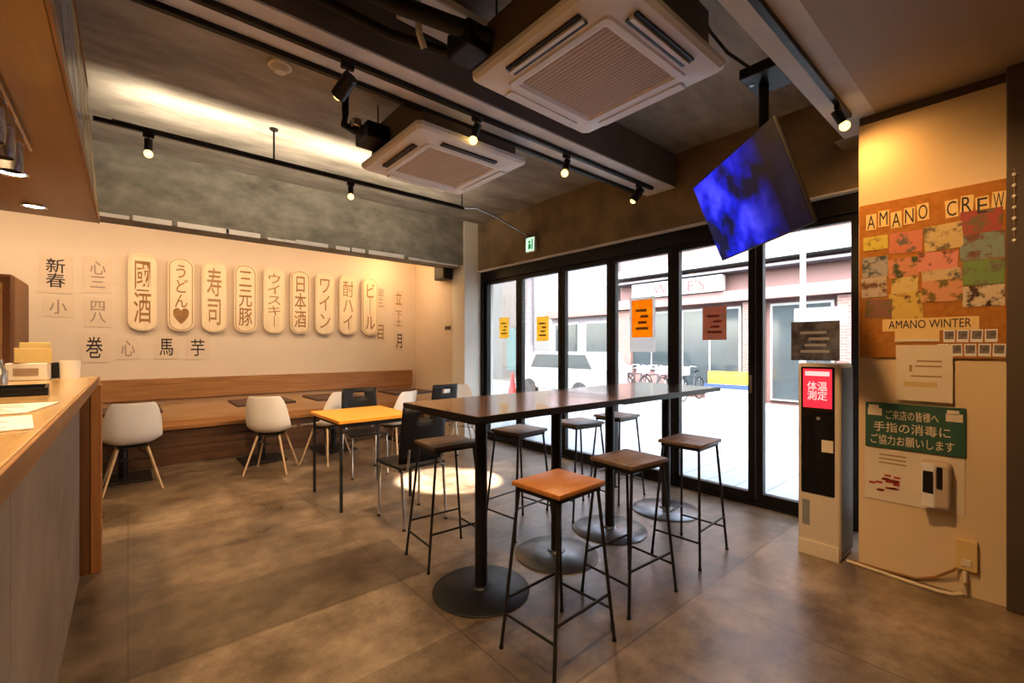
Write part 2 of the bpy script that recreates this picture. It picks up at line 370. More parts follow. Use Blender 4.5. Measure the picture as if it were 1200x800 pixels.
# long beam with pale underside
struct('beam_side', MB().box((-3.05, 2.34, 3.012), (4.15, 2.66, ZC)), M['beam_side'])
struct('beam_face', MB().box((-3.05, 2.34, 3.0), (4.15, 2.66, 3.012)), M['beam_face'])
struct('beam_near', MB().box((-3.05, .66, 2.90), (3.9, .89, ZC)), M['beam_face'])
struct('ceiling_soffit', MB().box((-3.05, -3.45, 2.90), (3.9, .66, 3.05)), M['soffit'])
struct('wall_header', MB().box((4.15, .6, 2.60), (4.5, 5.66, ZC)), M['header_conc'])
struct('trim_header', MB().box((4.13, .8, 2.585), (4.22, 5.66, 2.60)), M['beam_face'])
struct('wall_column', MB().box((3.61, .10, 0), (4.1, .745, 2.84)), M['column'])
struct('trim_shadow_gap', MB().box((3.63, .08, 2.84), (4.1, .745, 2.90)), M['dark_wall'])  # dark strip standing in for the shaded gap above the column
struct('wall_beam_end', MB().box((3.9, .55, 2.90), (4.5, .95, ZC)), M['header_conc'])
# door frame and wall to the right of the column
struct('door_1', MB().box((3.56, -.02, 0), (3.75, .0985, 2.90), .006).box((3.66, -.95, 0), (3.72, -.02, 2.90), .004).box((3.60, -.09, 0), (3.66, -.05, 2.9)), M['dark_wall'])
struct('wall_right', MB().box((3.72, -3.45, 0), (3.9, -.95, 2.9)), M['room'])

# folding glass doors
ms = [5.60, 4.794, 3.965, 3.187, 2.407, 1.617, .86, .12]
struct('trim_doorframe', MB().box((4.20, .1, 2.44), (4.36, 5.66, 2.585), .004).box((4.20, 5.60, 0), (4.36, 5.66, 2.44), .004)
       .box((4.22, .1, 0), (4.34, 5.6, .03), .004).box((4.2, .02, 0), (4.36, .12, 2.6)), M['black_frame'])
for i in range(7):
    y1, y0 = ms[i]-.004, ms[i+1]+.004
    f = MB().box((4.235, y0, .03), (4.30, y0+.058, 2.44), .004).box((4.235, y1-.058, .03), (4.30, y1, 2.44), .004)
    f.box((4.235, y0+.058, .03), (4.30, y1-.058, .115), .004).box((4.235, y0+.058, 2.385), (4.30, y1-.058, 2.44), .004)
    w = struct('window_%d' % (i+1), f, M['black_frame'])
    p = MB().box((4.262, y0+.058, .115), (4.270, y1-.058, 2.385)).build('glass_pane', M['glass'], w)
    h = MB().box((4.222, y0+.02, 1.0), (4.236, y0+.045, 1.16), .003).build('door_handle', M['steel' if i == 4 else 'black_frame'], w)
struct('trim_eave', MB().box((4.5, -1.5, 2.62), (4.85, 7.5, 2.72)).box((4.72, -1.5, 2.50), (4.78, 7.5, 2.56)), M['shutter'])

# uplight added over the back track for the ceiling band, and the cove behind the back beam
cv = thing('cove_light', 'warm cove light bar fixed behind the concrete beam above the sign wall', 'light')
MB().box((-2.9, 6.03, 2.70), (3.85, 6.06, 2.73)).build('housing', M['black'], cv)
a = area('cove_glow', (.5, 6.10, 2.72), (0, .80, -.60), 6.6, .06, E_COVE, (1, .69, .42)); a.parent = cv
light_child(cv, 'POINT', 'side_wall_fill', (3.2, 6.75, 2.7), (0, 0, -1), 10, (1, .58, .24), .06)  # bare point lamp added to warm the side wall

# ------------------------------------------------------------------ bench along the back wall
b = thing('bench', 'long built-in wooden bench running under the wall of menu boards', 'bench', (0, YB, 0))
MB().box((-3.0, -.075, .76), (3.80, -.012, 1.02), .004).build('backrest', M['wood_bench'], b)
MB().box((-3.0, -.03, .47), (3.80, -.006, .755)).build('lower_back', M['wood_back'], b)
MB().box((-3.0, -.50, .425), (3.80, -.006, .468), .005).build('seat', M['wood_bench'], b)
k = MB()
for j in range(4): k.box((-3.0, -.46, .005+j*.104), (3.80, -.43+.004*(j % 2), .105+j*.104), .002)
k.build('kick_board', M['wood_kick'], b)

# ------------------------------------------------------------------ menu boards and papers on the back wall
boards = [(.0, '國\n酒', 'ink_brown', 'filled with dense brown characters'), (.383, 'う\nど\nん\n♥', 'ink_brown', 'lettered in brown with a heart at its foot'),
          (.74, '寿\n司', 'ink_tan', 'with two outlined tan characters'), (1.105, '三\n元\n豚', 'ink_brown', 'whose top character is three short bars'),
          (1.465, 'ウ\nイ\nス\nキ\n｜', 'ink_tan', 'ending in one upright stroke, after the three-bar board'),
          (1.82, '日\n本\n酒', 'ink_brown', 'with a square box character at its top'), (2.175, 'ワ\nイ\nン', 'ink_tan', 'with long slanting strokes, next after the square-topped board'),
          (2.535, '酎\nハ\nイ', 'ink_tan', 'with crossing strokes, second from the corner end of the row'), (2.90, 'ビ\n｜\nル', 'ink_brown', 'at the corner end of the row, with a thick upright stroke')]
def stadium(w, h, n=10, r=None):
    r = r or w/2*.92; pts = []
    for cx, cz, a0 in ((w/2-r, h/2-r, 0), (-w/2+r, h/2-r, PI/2), (-w/2+r, -h/2+r, PI), (w/2-r, -h/2+r, 1.5*PI)):
        for q in range(n+1):
            a = a0+PI/2*q/n; pts.append((cx+r*math.cos(a), cz+r*math.sin(a)))
    return pts
for x0, s, ink, lab in boards:
    t = thing('menu_board', 'round-ended menu board '+lab, 'sign', (x0+.135, YB-.003, 2.09), group='menu boards on the back wall')
    sp = MB().box((-.06, -.03, -.3), (.06, 0, .3)).build('spacer', M['board'], t)
    MB().prism(stadium(.275, .94, r=.115), -.062, -.03, 'Y', .006).build('plaque', M['board'], t, True)
    r = MB(); P = stadium(.235, .90, r=.10); Q = [(-.070, )]
    MB().tube([(x, -.063, z) for x, z in P]+[(P[0][0], -.063, P[0][1])], .0045, 6).build('rim', M['ink_tan' if ink == 'ink_brown' and x0 > .1 else 'board'], t, True)
    text('lettering', s, .165, .76, M[ink], t, (0, -.062, 0), RB)
papers = [(-.62, 2.03, .27, .44, '新\n春', 'ink', 'bold black two-character greeting, upper corner by the canopy'), (-.60, 1.76, .24, .22, '小', 'ink_grey', 'one faint grey mark, under the bold black greeting'),
          (-.27, 2.06, .24, .42, '心\n三', 'ink_grey', 'faint grey strokes, next to the bold black greeting'), (-.27, 1.66, .24, .34, '四\n八', 'ink_grey', 'faint red-brown strokes, between two other sheets'),
          (-.30, 1.24, .25, .34, '巻', 'ink', 'tall dark character, nearest the tissue cup'), (.0, 1.27, .22, .26, '心', 'ink_grey', 'three small grey dabs, under the dense brown board'),
          (.37, 1.27, .24, .29, '馬', 'ink', 'black horse character, under the heart board'), (.70, 1.26, .26, .30, '芋', 'ink', 'black character with two crossbars, under the two-character board'),
          (3.24, 2.05, .20, .40, '早\n三', 'ink_grey', 'faint strokes, beside the corner-end board'), (3.57, 2.12, .20, .30, '立', 'ink_brown', 'small brown character, upper one next to the wall corner'),
          (3.57, 1.74, .19, .36, '下\n土', 'ink_brown', 'dark narrow strokes, middle one next to the wall corner'), (3.24, 1.50, .18, .34, '目', 'ink_brown', 'short brown ladder mark, lowest beside the corner-end board'),
          (3.58, 1.36, .18, .33, '月', 'ink', 'dark narrow mark, lowest next to the wall corner')]
for x, z, w, h, s, ink, lab in papers:
    t = thing('menu_paper', 'tan paper with '+lab, 'paper', (x, YB-.003, z), group='handwritten papers on the back wall')
    z += h/2
    MB().box((-w/2, -.003, -h*.02), (w/2, 0, h)).build('sheet', M['paper_wall'], t)
    text('lettering', s, w*.58, h*.74, M[ink], t, (0, -.0032, h/2), RB)

# speaker and switch on the side wall
t = thing('speaker', 'small black wall speaker beside the white pillar', 'speaker', (3.9, 6.1, 2.50))
MB().box((-.19, -.16, -.02), (-.03, .14, .24), .012).build('cabinet', M['black_plastic'], t)
MB().box((-.196, -.14, .0), (-.19, .12, .22), .003).build('grille', M['black_plastic'], t)
MB().box((-.03, 0, .09), (-.002, .06, .15)).build('bracket', M['black'], t)
t = thing('wall_switch', 'small dark switch on a cream plate on the side wall', 'switch', (3.9, 6.12, 1.72))
MB().box((-.010, -.13, -.09), (-.001, .13, .13), .004).build('plate', M['wall'], t)
MB().box((-.022, -.09, -.02), (-.010, .07, .035), .004).build('switch_key', M['dark_wall'], t)
# exit sign
t = thing('exit_sign', 'small green and white exit sign above the folding doors', 'sign', (4.15, 4.40, 2.69))
MB().box((-.06, -.09, 0), (-.012, .09, .20), .006).build('case', M['white_plastic'], t)
MB().box((-.063, -.08, .01), (-.060, .08, .19)).build('face', M['exit'], t)
g = MB().box((-.0655, -.02, .04), (-.063, .03, .11)).cyl((-.0655, .01, .135), (-.063, .01, .135), .02).box((-.0655, -.055, .03), (-.063, -.035, .17)); g.build('running_figure', M['exit_green'], t)
MB().box((-.012, -.03, .06), (-.001, .03, .14)).build('bracket', M['grey_plastic'], t)

# ------------------------------------------------------------------ track lighting
def track(name, label, x0, x1, y, z, hangers):
    t = thing(name, label, 'track', (0, y, z))
    MB().box((x0, -.017, 0), (x1, .017, .03), .003).build('rail', M['black'], t)
    for hx, zt in hangers: MB().cyl((hx, 0, .03), (hx, 0, zt-z-.012), .008).lathe([(0, 0), (.035, 0), (.035, .012), (0, .012)], 16, (hx, 0, zt-z-.0125)).build('hanger', M['black'], t)
    return t
tr0 = track('track_rail', 'black ceiling track hung on rods in front of the sign wall', -.19, 3.0, 4.38, 3.03, [(.98, ZC), (2.98, ZC)])
MB().box((-.09, -.014, .0305), (2.95, .014, .04)).build('added_uplight_bar', M['black'], tr0)  # bar and its lamp are added to brighten the ceiling band
a = area('added_uplight', (1.43, .005, .045), (0, .72, .70), 3.0, .02, E_UP, (1, .80, .56)); a.parent = tr0
track('track_rail', 'black lighting track fixed under the long pale beam', -.09, 3.95, 2.47, 2.97, [])
track('track_rail', 'thin black rail along the far edge of the long pale beam', -.09, 3.9, 2.645, 2.97, [])
track('track_rail', 'black lighting track under the short beam by the corner column', -.09, 3.50, .775, 2.87, [])
def spot(loc, aim, label, energy, drop=.08, angle=75, color=WARM, big=False, kind='SPOT', blend=.6):
    t = thing('track_spotlight', label, 'spotlight', loc, group='track spotlights')
    MB().box((-.035, -.014, -.03), (.035, .014, 0), .003).build('adapter', M['black'], t)
    MB().cyl((0, 0, -.03), (0, 0, -drop), .006, n=10).build('stem', M['black'], t)
    a = Vector(aim).normalized(); c = Vector((0, 0, -drop))
    r = .04 if big else .026
    MB().cyl(c-a*.035, c+a*(.10 if big else .045), r, n=20).build('lamp_head', M['black'], t, True)
    q = bmesh.new(); bmesh.ops.create_uvsphere(q, u_segments=16, v_segments=10, radius=.029 if not big else .028)
    bmesh.ops.translate(q, vec=c+a*(.075 if not big else .095), verts=q.verts)
    m = MB(); m.bm.free(); m.bm = q; m.build('bulb', M['bulb'], t, True)
    light_child(t, kind, 'lamp', c+a*(.125), a, energy, color, .035, angle, blend)
    return t
spot((.118, 4.38, 3.03), (0, .35, -1), 'track spotlight with glowing bulb at the canopy end of the back track', E_TRACK*.7, .075, 110)
spot((1.664, 4.38, 3.03), (.1, .25, -1), 'track spotlight with glowing bulb midway along the back track', E_TRACK, .06, 100)
spot((.92, 2.47, 2.97), (-.22, .9, -.5), 'black cylinder spotlight turned sideways under the long beam', E_TRACK*.9, .10, 75, big=True)
spot((1.80, 2.47, 2.97), (.05, .75, -1), 'glowing spotlight under the long beam between the two ceiling cassettes', E_TRACK*2.0, .08, 62)
spot((2.70, 2.47, 2.97), (-.2, .1, -1), 'glowing spotlight under the long beam facing the tall tables', E_TRACK*.8, .08, 90)
spot((3.72, 2.47, 2.97), (-1.05, 1.5, -2.8), 'small black spotlight at the window end of the long beam', E_TRACK*62, .07, 17, (1, .93, .84), big=True, blend=.25)  # strong narrow beam added to make the bright floor patch
spot((3.27, .775, 2.87), (.6, -.3, -.75), 'glowing spotlight on the short beam beside the ochre column', E_TRACK*.12, .06, 150, (1, .50, .15), blend=1)
spot((1.55, .775, 2.87), (.85, -.2, -.7), 'added fill spotlight on the short beam aimed at the cork board', E_TRACK*1.1, .08, 75, (1, .55, .22))  # unseen lamp added to brighten the column wall
spot((.9, .775, 2.87), (.2, .5, -1), 'added fill spotlight on the short beam above the aisle', E_TRACK*.9, .08, 110)  # unseen lamp added as fill for the aisle floor
spot((.1, .775, 2.87), (.3, .3, -1), 'added fill spotlight on the short beam nearest the counter canopy', E_TRACK*.6, .08, 110)  # unseen lamp added as fill near the counter

t = thing('smoke_detector', 'round white smoke detector on the concrete ceiling', 'detector', (.79, 3.36, ZC))
MB().lathe([(0, -.055), (.035, -.055), (.05, -.04), (.06, -.02), (.075, -.018), (.075, -.001), (0, -.001)], 28).build('body', M['white_plastic'], t, True)

# ------------------------------------------------------------------ ceiling cassettes
def cassette(cx, cy, double, label, pipes, boxes):
    t = thing('ceiling_cassette', label, 'air conditioner', (cx, cy, 2.80))
    o = .475; i_ = .275
    # panel ring with bevel, sloping up to its rim
    P = MB(); bm = P.bm
    def ring(r, z, c=.03):
        pts = [(r-c, -r), (r, -r+c), (r, r-c), (r-c, r), (-r+c, r), (-r, r-c), (-r, -r+c), (-r+c, -r)]
        return [bm.verts.new((x, y, z)) for x, y in pts]
    R = [ring(.46, .075), ring(o, .07), ring(o, .045), ring(o-.02, .028), ring(.335, .008, .02), ring(.325, 0, .02), ring(i_+.02, 0, .012), ring(i_, .012, .01), ring(i_, .07, .01)]
    for A, B in zip(R, R[1:]):
        for k in range(8): bm.faces.new((A[k], A[(k+1) % 8], B[(k+1) % 8], B[k]))
    P.build('panel', M['ac_panel'], t)
    g = MB().box((-i_+.002, -i_+.002, .014), (i_-.002, i_-.002, .03))
    for k in range(22):
        x = -i_+.02+k*(2*i_-.04)/21; g.box((x-.009, -i_+.004, .011), (x+.009, i_-.004, .014))
    g.build('intake_grille', M['ac_grille'], t)
    for k, (dx, dy) in enumerate(((-1, 0), (0, -1), (1, 0), (0, 1))):
        L = .24 if k < 2 else .27
        rot = Matrix.Rotation(math.atan2(dy, dx), 4, 'Z')
        def strip(n, a0, a1, z0, z1, mm, name):
            MB().box((a0, -L, z0), (a1, L, z1), .001, rot).build(name, mm, t)
        if k < 2:
            strip(1, .352, .372, .004, .016, M['black'], 'air_slot')
            if double: strip(1, .395, .415, .009, .022, M['black'], 'air_slot'); strip(1, .373, .394, -.002, .012, M['ac_panel'], 'louvre')
            else: strip(1, .373, .392, .004, .018, M['black'], 'air_slot')
        else: strip(1, .365, .425, .004, .0155, M['ac_panel'], 'louvre')
    MB().box((-.41, -.41, .075), (.41, .41, .34), .01).build('body', M['ac_body'], t)
    for sx in (-1, 1):
        for sy in (-1, 1): MB().cyl((sx*.37, sy*.37, .34), (sx*.37, sy*.37, ZC-2.80-.001), .006, n=8).build('hanging_rod', M['iron'], t)
    for name, mm, pts, r in pipes: MB().tube([(x-cx, y-cy, z-2.8) for x, y, z in pts], r, 10).build(name, M[mm], t, True)
    for lo, hi, mm, name in boxes: MB().box([p-q for p, q in zip(lo, (cx, cy, 2.8))], [p-q for p, q in zip(hi, (cx, cy, 2.8))], .012).build(name, M[mm], t)
    return t
cassette(1.865, 1.50, True, 'large white ceiling cassette with paired air slots, in front of the long beam',
    [('wrapped_pipe', 'black', [(1.44, 1.85, 3.02), (1.25, 1.95, 3.06), (1.0, 2.08, 3.12), (.4, 2.15, 3.16), (.0, 2.2, 3.2)], .045), ('thin_pipe', 'black', [(1.44, 1.95, 2.99), (1.3, 2.1, 3.02), (1.05, 2.22, 3.06), (.5, 2.26, 3.1), (.0, 2.28, 3.12)], .028),
     ('drain_pipe', 'pillar', [(1.2, 2.12, 3.0), (1.16, 2.1, 3.05), (1.15, 2.1, 3.2), (1.15, 2.1, 3.339)], .018)],
    [((1.30, 1.86, 2.95), (1.453, 2.06, 3.08), 'black_plastic', 'valve_box'), ((1.12, 2.03, 3.22), (1.6, 2.30, 3.27), 'pillar', 'support_plate')])
cassette(1.885, 3.04, False, 'white ceiling cassette beyond the long beam, nearer the sign wall',
    [('wrapped_pipe', 'black', [(1.475, 3.2, 3.0), (1.36, 3.22, 2.99), (1.27, 3.26, 3.0), (1.22, 3.34, 3.06), (1.25, 3.4, 3.18), (1.25, 3.4, 3.339)], .026)],
    [((1.30, 3.1, 2.92), (1.474, 3.34, 3.04), 'black_plastic', 'valve_box'), ((1.24, 3.2, 3.02), (1.30, 3.3, 3.08), 'steel', 'bracket')])
t = thing('conduit', 'pale cable conduit from the end of the back track to the pillar', 'conduit')
MB().tube([(3.01, 4.38, 3.06), (3.2, 4.40, 3.10), (3.55, 4.42, 3.05), (4.0, 4.46, 2.95), (4.148, 4.47, 2.93)], .012, 8).build('pipe', M['steel'], t, True)

# ------------------------------------------------------------------ television
t = thing('television', 'flat television showing blue pictures, tilted down under the ceiling by the doors', 'television')
n = Vector((math.cos(.378)*math.cos(2.43), math.cos(.378)*math.sin(2.43), -math.sin(.378)))
r = Vector((0, 0, 1)).cross(n).normalized(); u = n.cross(r)
mt = Matrix((r, u, n)).transposed().to_4x4(); mt.translation = Vector((2.668, 1.088, 2.237))
piv = mt
def tvbox(name, lo, hi, m, bev=.004):
    o = MB().box(lo, hi, bev).build(name, m, t); o.matrix_local = piv; return o
tvbox('housing', (-.468, -.268, -.022), (.468, .268, -.002), M['black_plastic'], .006)
tvbox('rear_box', (-.25, -.17, -.075), (.25, .15, -.022), M['black_plastic'], .01)
tvbox('screen', (-.459, -.259, -.002), (.459, .259, .0005), M['screen'], 0)
tvbox('bracket_plate', (-.12, -.1, -.095), (.12, .1, -.075), M['iron'])
c = mt @ Vector((0, 0, -.10))
MB().cyl((c.x+.02, c.y-.02, c.z-.05), (c.x+.02, c.y-.02, 2.93), .026, n=16).build('pole', M['black'], t, True)
MB().cyl((c.x+.02, c.y-.02, c.z), tuple(c), .03).build('joint', M['black'], t, True)
MB().box((c.x-.12, .892, 2.91), (c.x+.14, c.y+.06, 2.97), .008).build('mount_plate', M['black'], t)
MB().cyl((c.x-.02, c.y+.03, 2.905), (c.x-.02, c.y+.03, 2.91), .012).build('screw', M['chrome'], t)
tag(MB().tube([(c.x-.05, c.y+.02, 2.985), (2.62, 1.15, 3.1), (2.5, 1.2, 3.2), (2.35, 1.2, 3.3), (2.2, 1.22, 3.33)], .009, 8).build('television_cable', M['black'], None, True), 'black cable looping from the television bracket to the ceiling', 'cable')

# ------------------------------------------------------------------ counter and canopy on the left
t = thing('counter', 'long bar counter with cement front and wooden end panel', 'counter')
MB().box((-1.0, -1.6, 1.172), (-.15, 4.0, 1.215), .006).build('worktop', M['wood_counter'], t)
MB().box((-.148, -1.6, 1.168), (-.14, 4.0, 1.217), .002).build('worktop_edge', M['wood_edge'], t)
for j in range(5): MB().box((-.29, -1.5+j*1.06, 0), (-.225, -1.5+(j+1)*1.06-.004, 1.17)).build('cement_panel', M['panel'], t)
MB().box((-.95, 3.81, 0), (-.178, 3.95, 1.17), .003).build('end_panel', M['wood_post_dark'], t)
MB().box((-.176, 3.805, 0), (-.127, 3.95, 1.17), .003).build('end_trim', M['wood_post'], t)
t = thing('canopy', 'hanging wooden canopy over the counter with framed glass fascia', 'canopy')
MB().box((-1.2, -1.6, 2.20), (-.146, 3.9, 2.24), .003).build('underside', M['wood_canopy'], t)
def lean(x, z): return x-(z-2.2)*.07
f = MB()
fas = MB().prism([(-.1445, 2.242), (-.20, 2.242), (-.28, 3.33), (-.2206, 3.33)], -1.6, 3.9, 'Y'); fas.build('fascia', M['shelf_wood'], t)
fm = [M['glass_a'] if 'glass_a' in M else mat('smoky_and_lit_glass_%d' % k, c, .2, var=.4, vscale=7) for k, c in enumerate(((.16, .19, .21), (.38, .41, .43), (.26, .25, .26), (.13, .15, .17), (.5, .5, .47), (.70, .52, .26), (.78, .6, .3)))]
for k in range(12):
    y0 = -.9+k*.4
    m_ = fm[(k*3) % 5] if y0 < 2.6 else fm[5+k % 2]  # far panes get cream tones, their lit look painted into the colour
    MB().prism([(lean(-.1405, 2.27), 2.27), (lean(-.137, 2.27), 2.27), (lean(-.137, 3.02), 3.02), (lean(-.1405, 3.02), 3.02)], y0, y0+.36, 'Y').build('fascia_pane', m_, t)
MB().box((-.1455, -1.6, 2.198), (-.138, 3.905, 2.25)).build('lower_trim', M['shelf_wood'], t)
MB().prism([(lean(-.139, 3.05), 3.05), (lean(-.131, 3.05), 3.05), (lean(-.131, 3.09), 3.09), (lean(-.139, 3.09), 3.09)], -1.6, 3.9, 'Y').build('upper_trim', M['shelf_wood'], t)
for k, y in enumerate((.6, 1.5, 2.4, 3.03, 3.66)):
    d = thing('downlight', ['round downlight in the canopy underside over the worktop front', 'round downlight in the canopy underside over the papers', 'round downlight in the canopy underside behind the tumblers', 'glowing round downlight beside the hanging glasses', 'glowing round downlight nearest the sign wall'][k], 'downlight', (-.40, y, 2.20), group='canopy downlights')
    MB().torus((0, 0, -.003), .048, .006, 'Z').build('bezel', M['chrome'], d, True)
    MB().lathe([(0, -.002), (.045, -.002), (.045, -.0005), (0, -.0005)], 24).build('lens', M['downlight'], d)
    light_child(d, 'SPOT', 'lamp', (0, 0, -.012), (0, 0, -1), E_DOWN, (1, .68, .36), .04, 120, .8)
# hanging glasses rail under the canopy
t = thing('glass_rack', 'steel rack of hanging tumblers under the canopy', 'rack', (-.33, 2.22, 2.20))
MB().tube([(-.04, -.3, -.02), (-.04, .35, -.02)], .006).tube([(.04, -.3, -.02), (.04, .35, -.02)], .006).build('rail', M['chrome'], t)
for k in range(4):
    MB().lathe([(.0, -.03), (.03, -.03), (.034, -.10), (.03, -.14), (.028, -.14), (.031, -.10), (.0, -.04)], 16, (0, -.22+k*.16, 0)).build('tumbler', M['steel'], t, True)

# things on the counter
def paper_sheet(x, y, w, d, rz, label, m='paper_bright'):
    t = thing('menu_sheet', label, 'menu', (x, y, 1.2155), rz, 'menus on the counter')
    MB().box((-w/2, -d/2, 0), (w/2, d/2, .004), .001).build('sheet', M[m], t)
    g = MB()
    for j in range(6): g.box((-w*.38, -d*.36+j*d*.13, .004), (w*.3-(j % 3)*.02, -d*.36+j*d*.13+d*.035, .0046))
    g.build('print', M['ink_grey'], t)
paper_sheet(-.285, 1.62, .21, .29, .12, 'white menu sheet lying nearest the counter front')
paper_sheet(-.30, 2.02, .21, .29, -.15, 'white menu sheet lying between the other menu and the black tray')
paper_sheet(-.56, 1.62, .21, .29, .4, 'cream menu sheet turned askew at the back of the worktop', 'paper')
t = thing('serving_tray', 'black rectangular serving tray on the counter', 'tray', (-.42, 2.66, 1.2155), .08)
MB().box((-.17, -.14, 0), (.17, .14, .012), .004).build('tray_base', M['black_plastic'], t)
g = MB()
for lo, hi in (((-.17, -.14, .012), (.17, -.13, .03)), ((-.17, .13, .012), (.17, .14, .03)), ((-.17, -.13, .012), (-.16, .13, .03)), ((.16, -.13, .012), (.17, .13, .03))): g.box(lo, hi)
g.build('tray_rim', M['black_plastic'], t)
t = thing('napkin_box', 'white napkin box on the counter under the yellow carton', 'box', (-.435, 3.80, 1.2155), -.1)
MB().box((-.085, -.06, 0), (.085, .06, .10), .006).build('box_body', M['pillar'], t)
MB().box((-.05, -.064, .03), (.05, -.06, .07)).build('box_opening', M['ink_grey'], t)
t = thing('carton', 'yellow carton with open flap stacked on the white napkin box', 'box', (-.42, 3.80, 1.3165), .12)
MB().box((-.075, -.055, 0), (.075, .055, .085), .003).build('carton_body', M['yellow_box'], t)
MB().box((-.055, -.05, .086), (.07, .05, .118), .003).build('flap', M['yellow_box'], t)
t = thing('tissue_cup', 'white cup-shaped tissue holder beside the napkin box', 'holder', (-.27, 3.84, 1.2155))
MB().lathe([(0, 0), (.045, 0), (.05, .11), (.046, .11), (.042, .01), (0, .01)], 24).build('holder_body', M['pillar'], t, True)
MB().box((-.075, -.03, .005), (-.046, .03, .10), .004).build('dark_sleeve', M['black_plastic'], t)
t = thing('beer_tap', 'tall steel tap column standing on the counter', 'tap', (-.56, 3.72, 1.2155))
MB().lathe([(0, 0), (.05, 0), (.05, .015), (.022, .02), (.022, .34), (0, .345)], 20).build('column', M['steel'], t, True)
MB().tube([(0, 0, .30), (.0, -.05, .31), (0, -.08, .29), (0, -.085, .25)], .01).build('spout', M['chrome'], t, True)
MB().cyl((0, -.03, .33), (0, -.05, .43), .008, .014).build('lever', M['black_plastic'], t, True)
t = thing('glass_bottle', 'small clear glass bottle beside the tap', 'bottle', (-.49, 3.38, 1.2155))
MB().lathe([(0, 0), (.03, 0), (.03, .07), (.013, .10), (.013, .13), (0, .13)], 18).build('bottle_body', M['steel'], t, True)
t = thing('back_cabinet', 'tall dark brown cabinet behind the counter', 'cabinet', (-1.02, 4.75, 0))
MB().box((-.9, -.25, 0), (.435, .35, 1.90), .02).build('carcass', M['wood_post_dark'], t)
MB().box((-.85, -.265, .1), (.38, -.25, 1.84), .004).build('door', M['wood_edge'], t)
o = MB().cyl((.3, -.285, 1.0), (.3, -.285, 1.25), .008).build('handle', M['steel'], kids(t)[-1])

# ------------------------------------------------------------------ tall bar tables
def bar_table(x0, x1, poles, label, rz=0):
    t = thing('bar_table', label, 'table', (0, 0, 0), 0, 'tall bar tables')
    MB().box((x0, 1.755, 1.038), (x1, 2.52, 1.068), .002).build('tabletop', M['wood_bar_lit' if x0 < 2 else 'wood_bar'], t)
    g = MB().box((x0-.003, 1.752, 1.036), (x1+.0, 1.755, 1.0665)).box((x0-.003, 2.52, 1.036), (x1, 2.523, 1.0665))
    g.box((x0-.003, 1.755, 1.036), (x0, 2.52, 1.0665)) if x0 < 2 else g.box((x1, 1.752, 1.036), (x1+.003, 2.523, 1.0665))
    g.build('edge_band', M['black'], t)
    MB().box((x0+.06, 1.85, 1.008), (x1-.06, 2.40, 1.037)).build('apron', M['black'], t)
    for k, (x, y, mm) in enumerate(poles):
        p = MB().cyl((x, y, .018), (x, y, .993), .036, n=24).build('pole', M['black'], t, True)
        MB().lathe([(0, .0), (.275, .0), (.28, .006), (.27, .014), (.06, .024), (.05, .035), (0, .035)], 48, (x, y, .0005)).build('base', M[mm], t, True)
        MB().box((x-.16, y-.16, .993), (x+.16, y+.16, 1.007)).build('mounting_plate', M['black'], t)
bar_table(1.285, 2.545, [(1.555, 2.09, 'black'), (2.215, 2.12, 'base_steel')], 'tall dark bar table at the aisle end, on a black disc base')
bar_table(2.552, 3.85, [(2.83, 2.14, 'base_steel'), (3.54, 2.08, 'base_steel')], 'tall dark bar table reaching toward the glass doors')

# ------------------------------------------------------------------ bar stools
def make_stool(seat_m, label):
    t = thing('bar_stool', label, 'stool', group='bar stools')
    MB().box((-.165, -.15, .752), (.165, .15, .775), .005, seg=2).build('seat', M[seat_m], t, True)
    fr = MB()
    z = .739
    for a, b in (((-.14, -.125), (.14, -.125)), ((-.14, .125), (.14, .125)), ((-.14, -.125), (-.14, .125)), ((.14, -.125), (.14, .125))):
        fr.box((min(a[0], b[0])-.009, min(a[1], b[1])-.009, z-.009), (max(a[0], b[0])+.009, max(a[1], b[1])+.009, z+.010))
    fr.build('seat_frame', M['iron'], t)
    for sx in (-1, 1):
        for sy in (-1, 1):
            L = MB().cyl((sx*.14, sy*.125, .731), (sx*.215, sy*.165, .004), .0085, n=10).build('leg', M['iron'], t, True)
            MB().lathe([(0, 0), (.011, 0), (.011, .012), (0, .012)], 10, (sx*.215, sy*.165, 0)).build('foot_cap', M['black'], L)
    def lx(z): q = (.731-z)/.727; return .14+.075*q, .125+.04*q
    for sy in (-1, 1):
        x, y = lx(.23); MB().cyl((-x, sy*y, .23), (x, sy*y, .23), .007, n=8).build('foot_rail', M['iron'], t, True)
    for sx in (-1, 1):
        x, y = lx(.16); MB().cyl((sx*x, -y, .16), (sx*x, y, .16), .007, n=8).build('foot_rail', M['iron'], t, True)
    return t
s0 = make_stool('wood_seat', 'bar stool with bright orange wooden seat, in front of the tall tables'); s0.location = (1.546, 1.466, 0); s0.rotation_euler = (0, 0, .04)
s1 = make_stool('wood_seat_dark', 'brown-topped bar stool between the orange-topped stool and the front stool by the doors'); s1.location = (2.19, 1.52, 0); s1.rotation_euler = (0, 0, -.05)
dup(s1, (2.946, 1.55, 0), .05, 'brown-topped bar stool by the glass doors, in front of the tall tables')
dup(s1, (1.64, 2.60, 0), -.06, 'brown-topped bar stool behind the tall tables, next to the black chair')
dup(s1, (2.32, 2.62, 0), .08, 'dark bar stool behind the tall tables, second from the aisle end')
dup(s1, (2.95, 2.56, 0), -.1, 'dark bar stool behind the tall tables, third from the aisle end')
dup(s1, (3.52, 2.58, 0), .04, 'dark bar stool behind the tall tables, tucked against the glass doors')

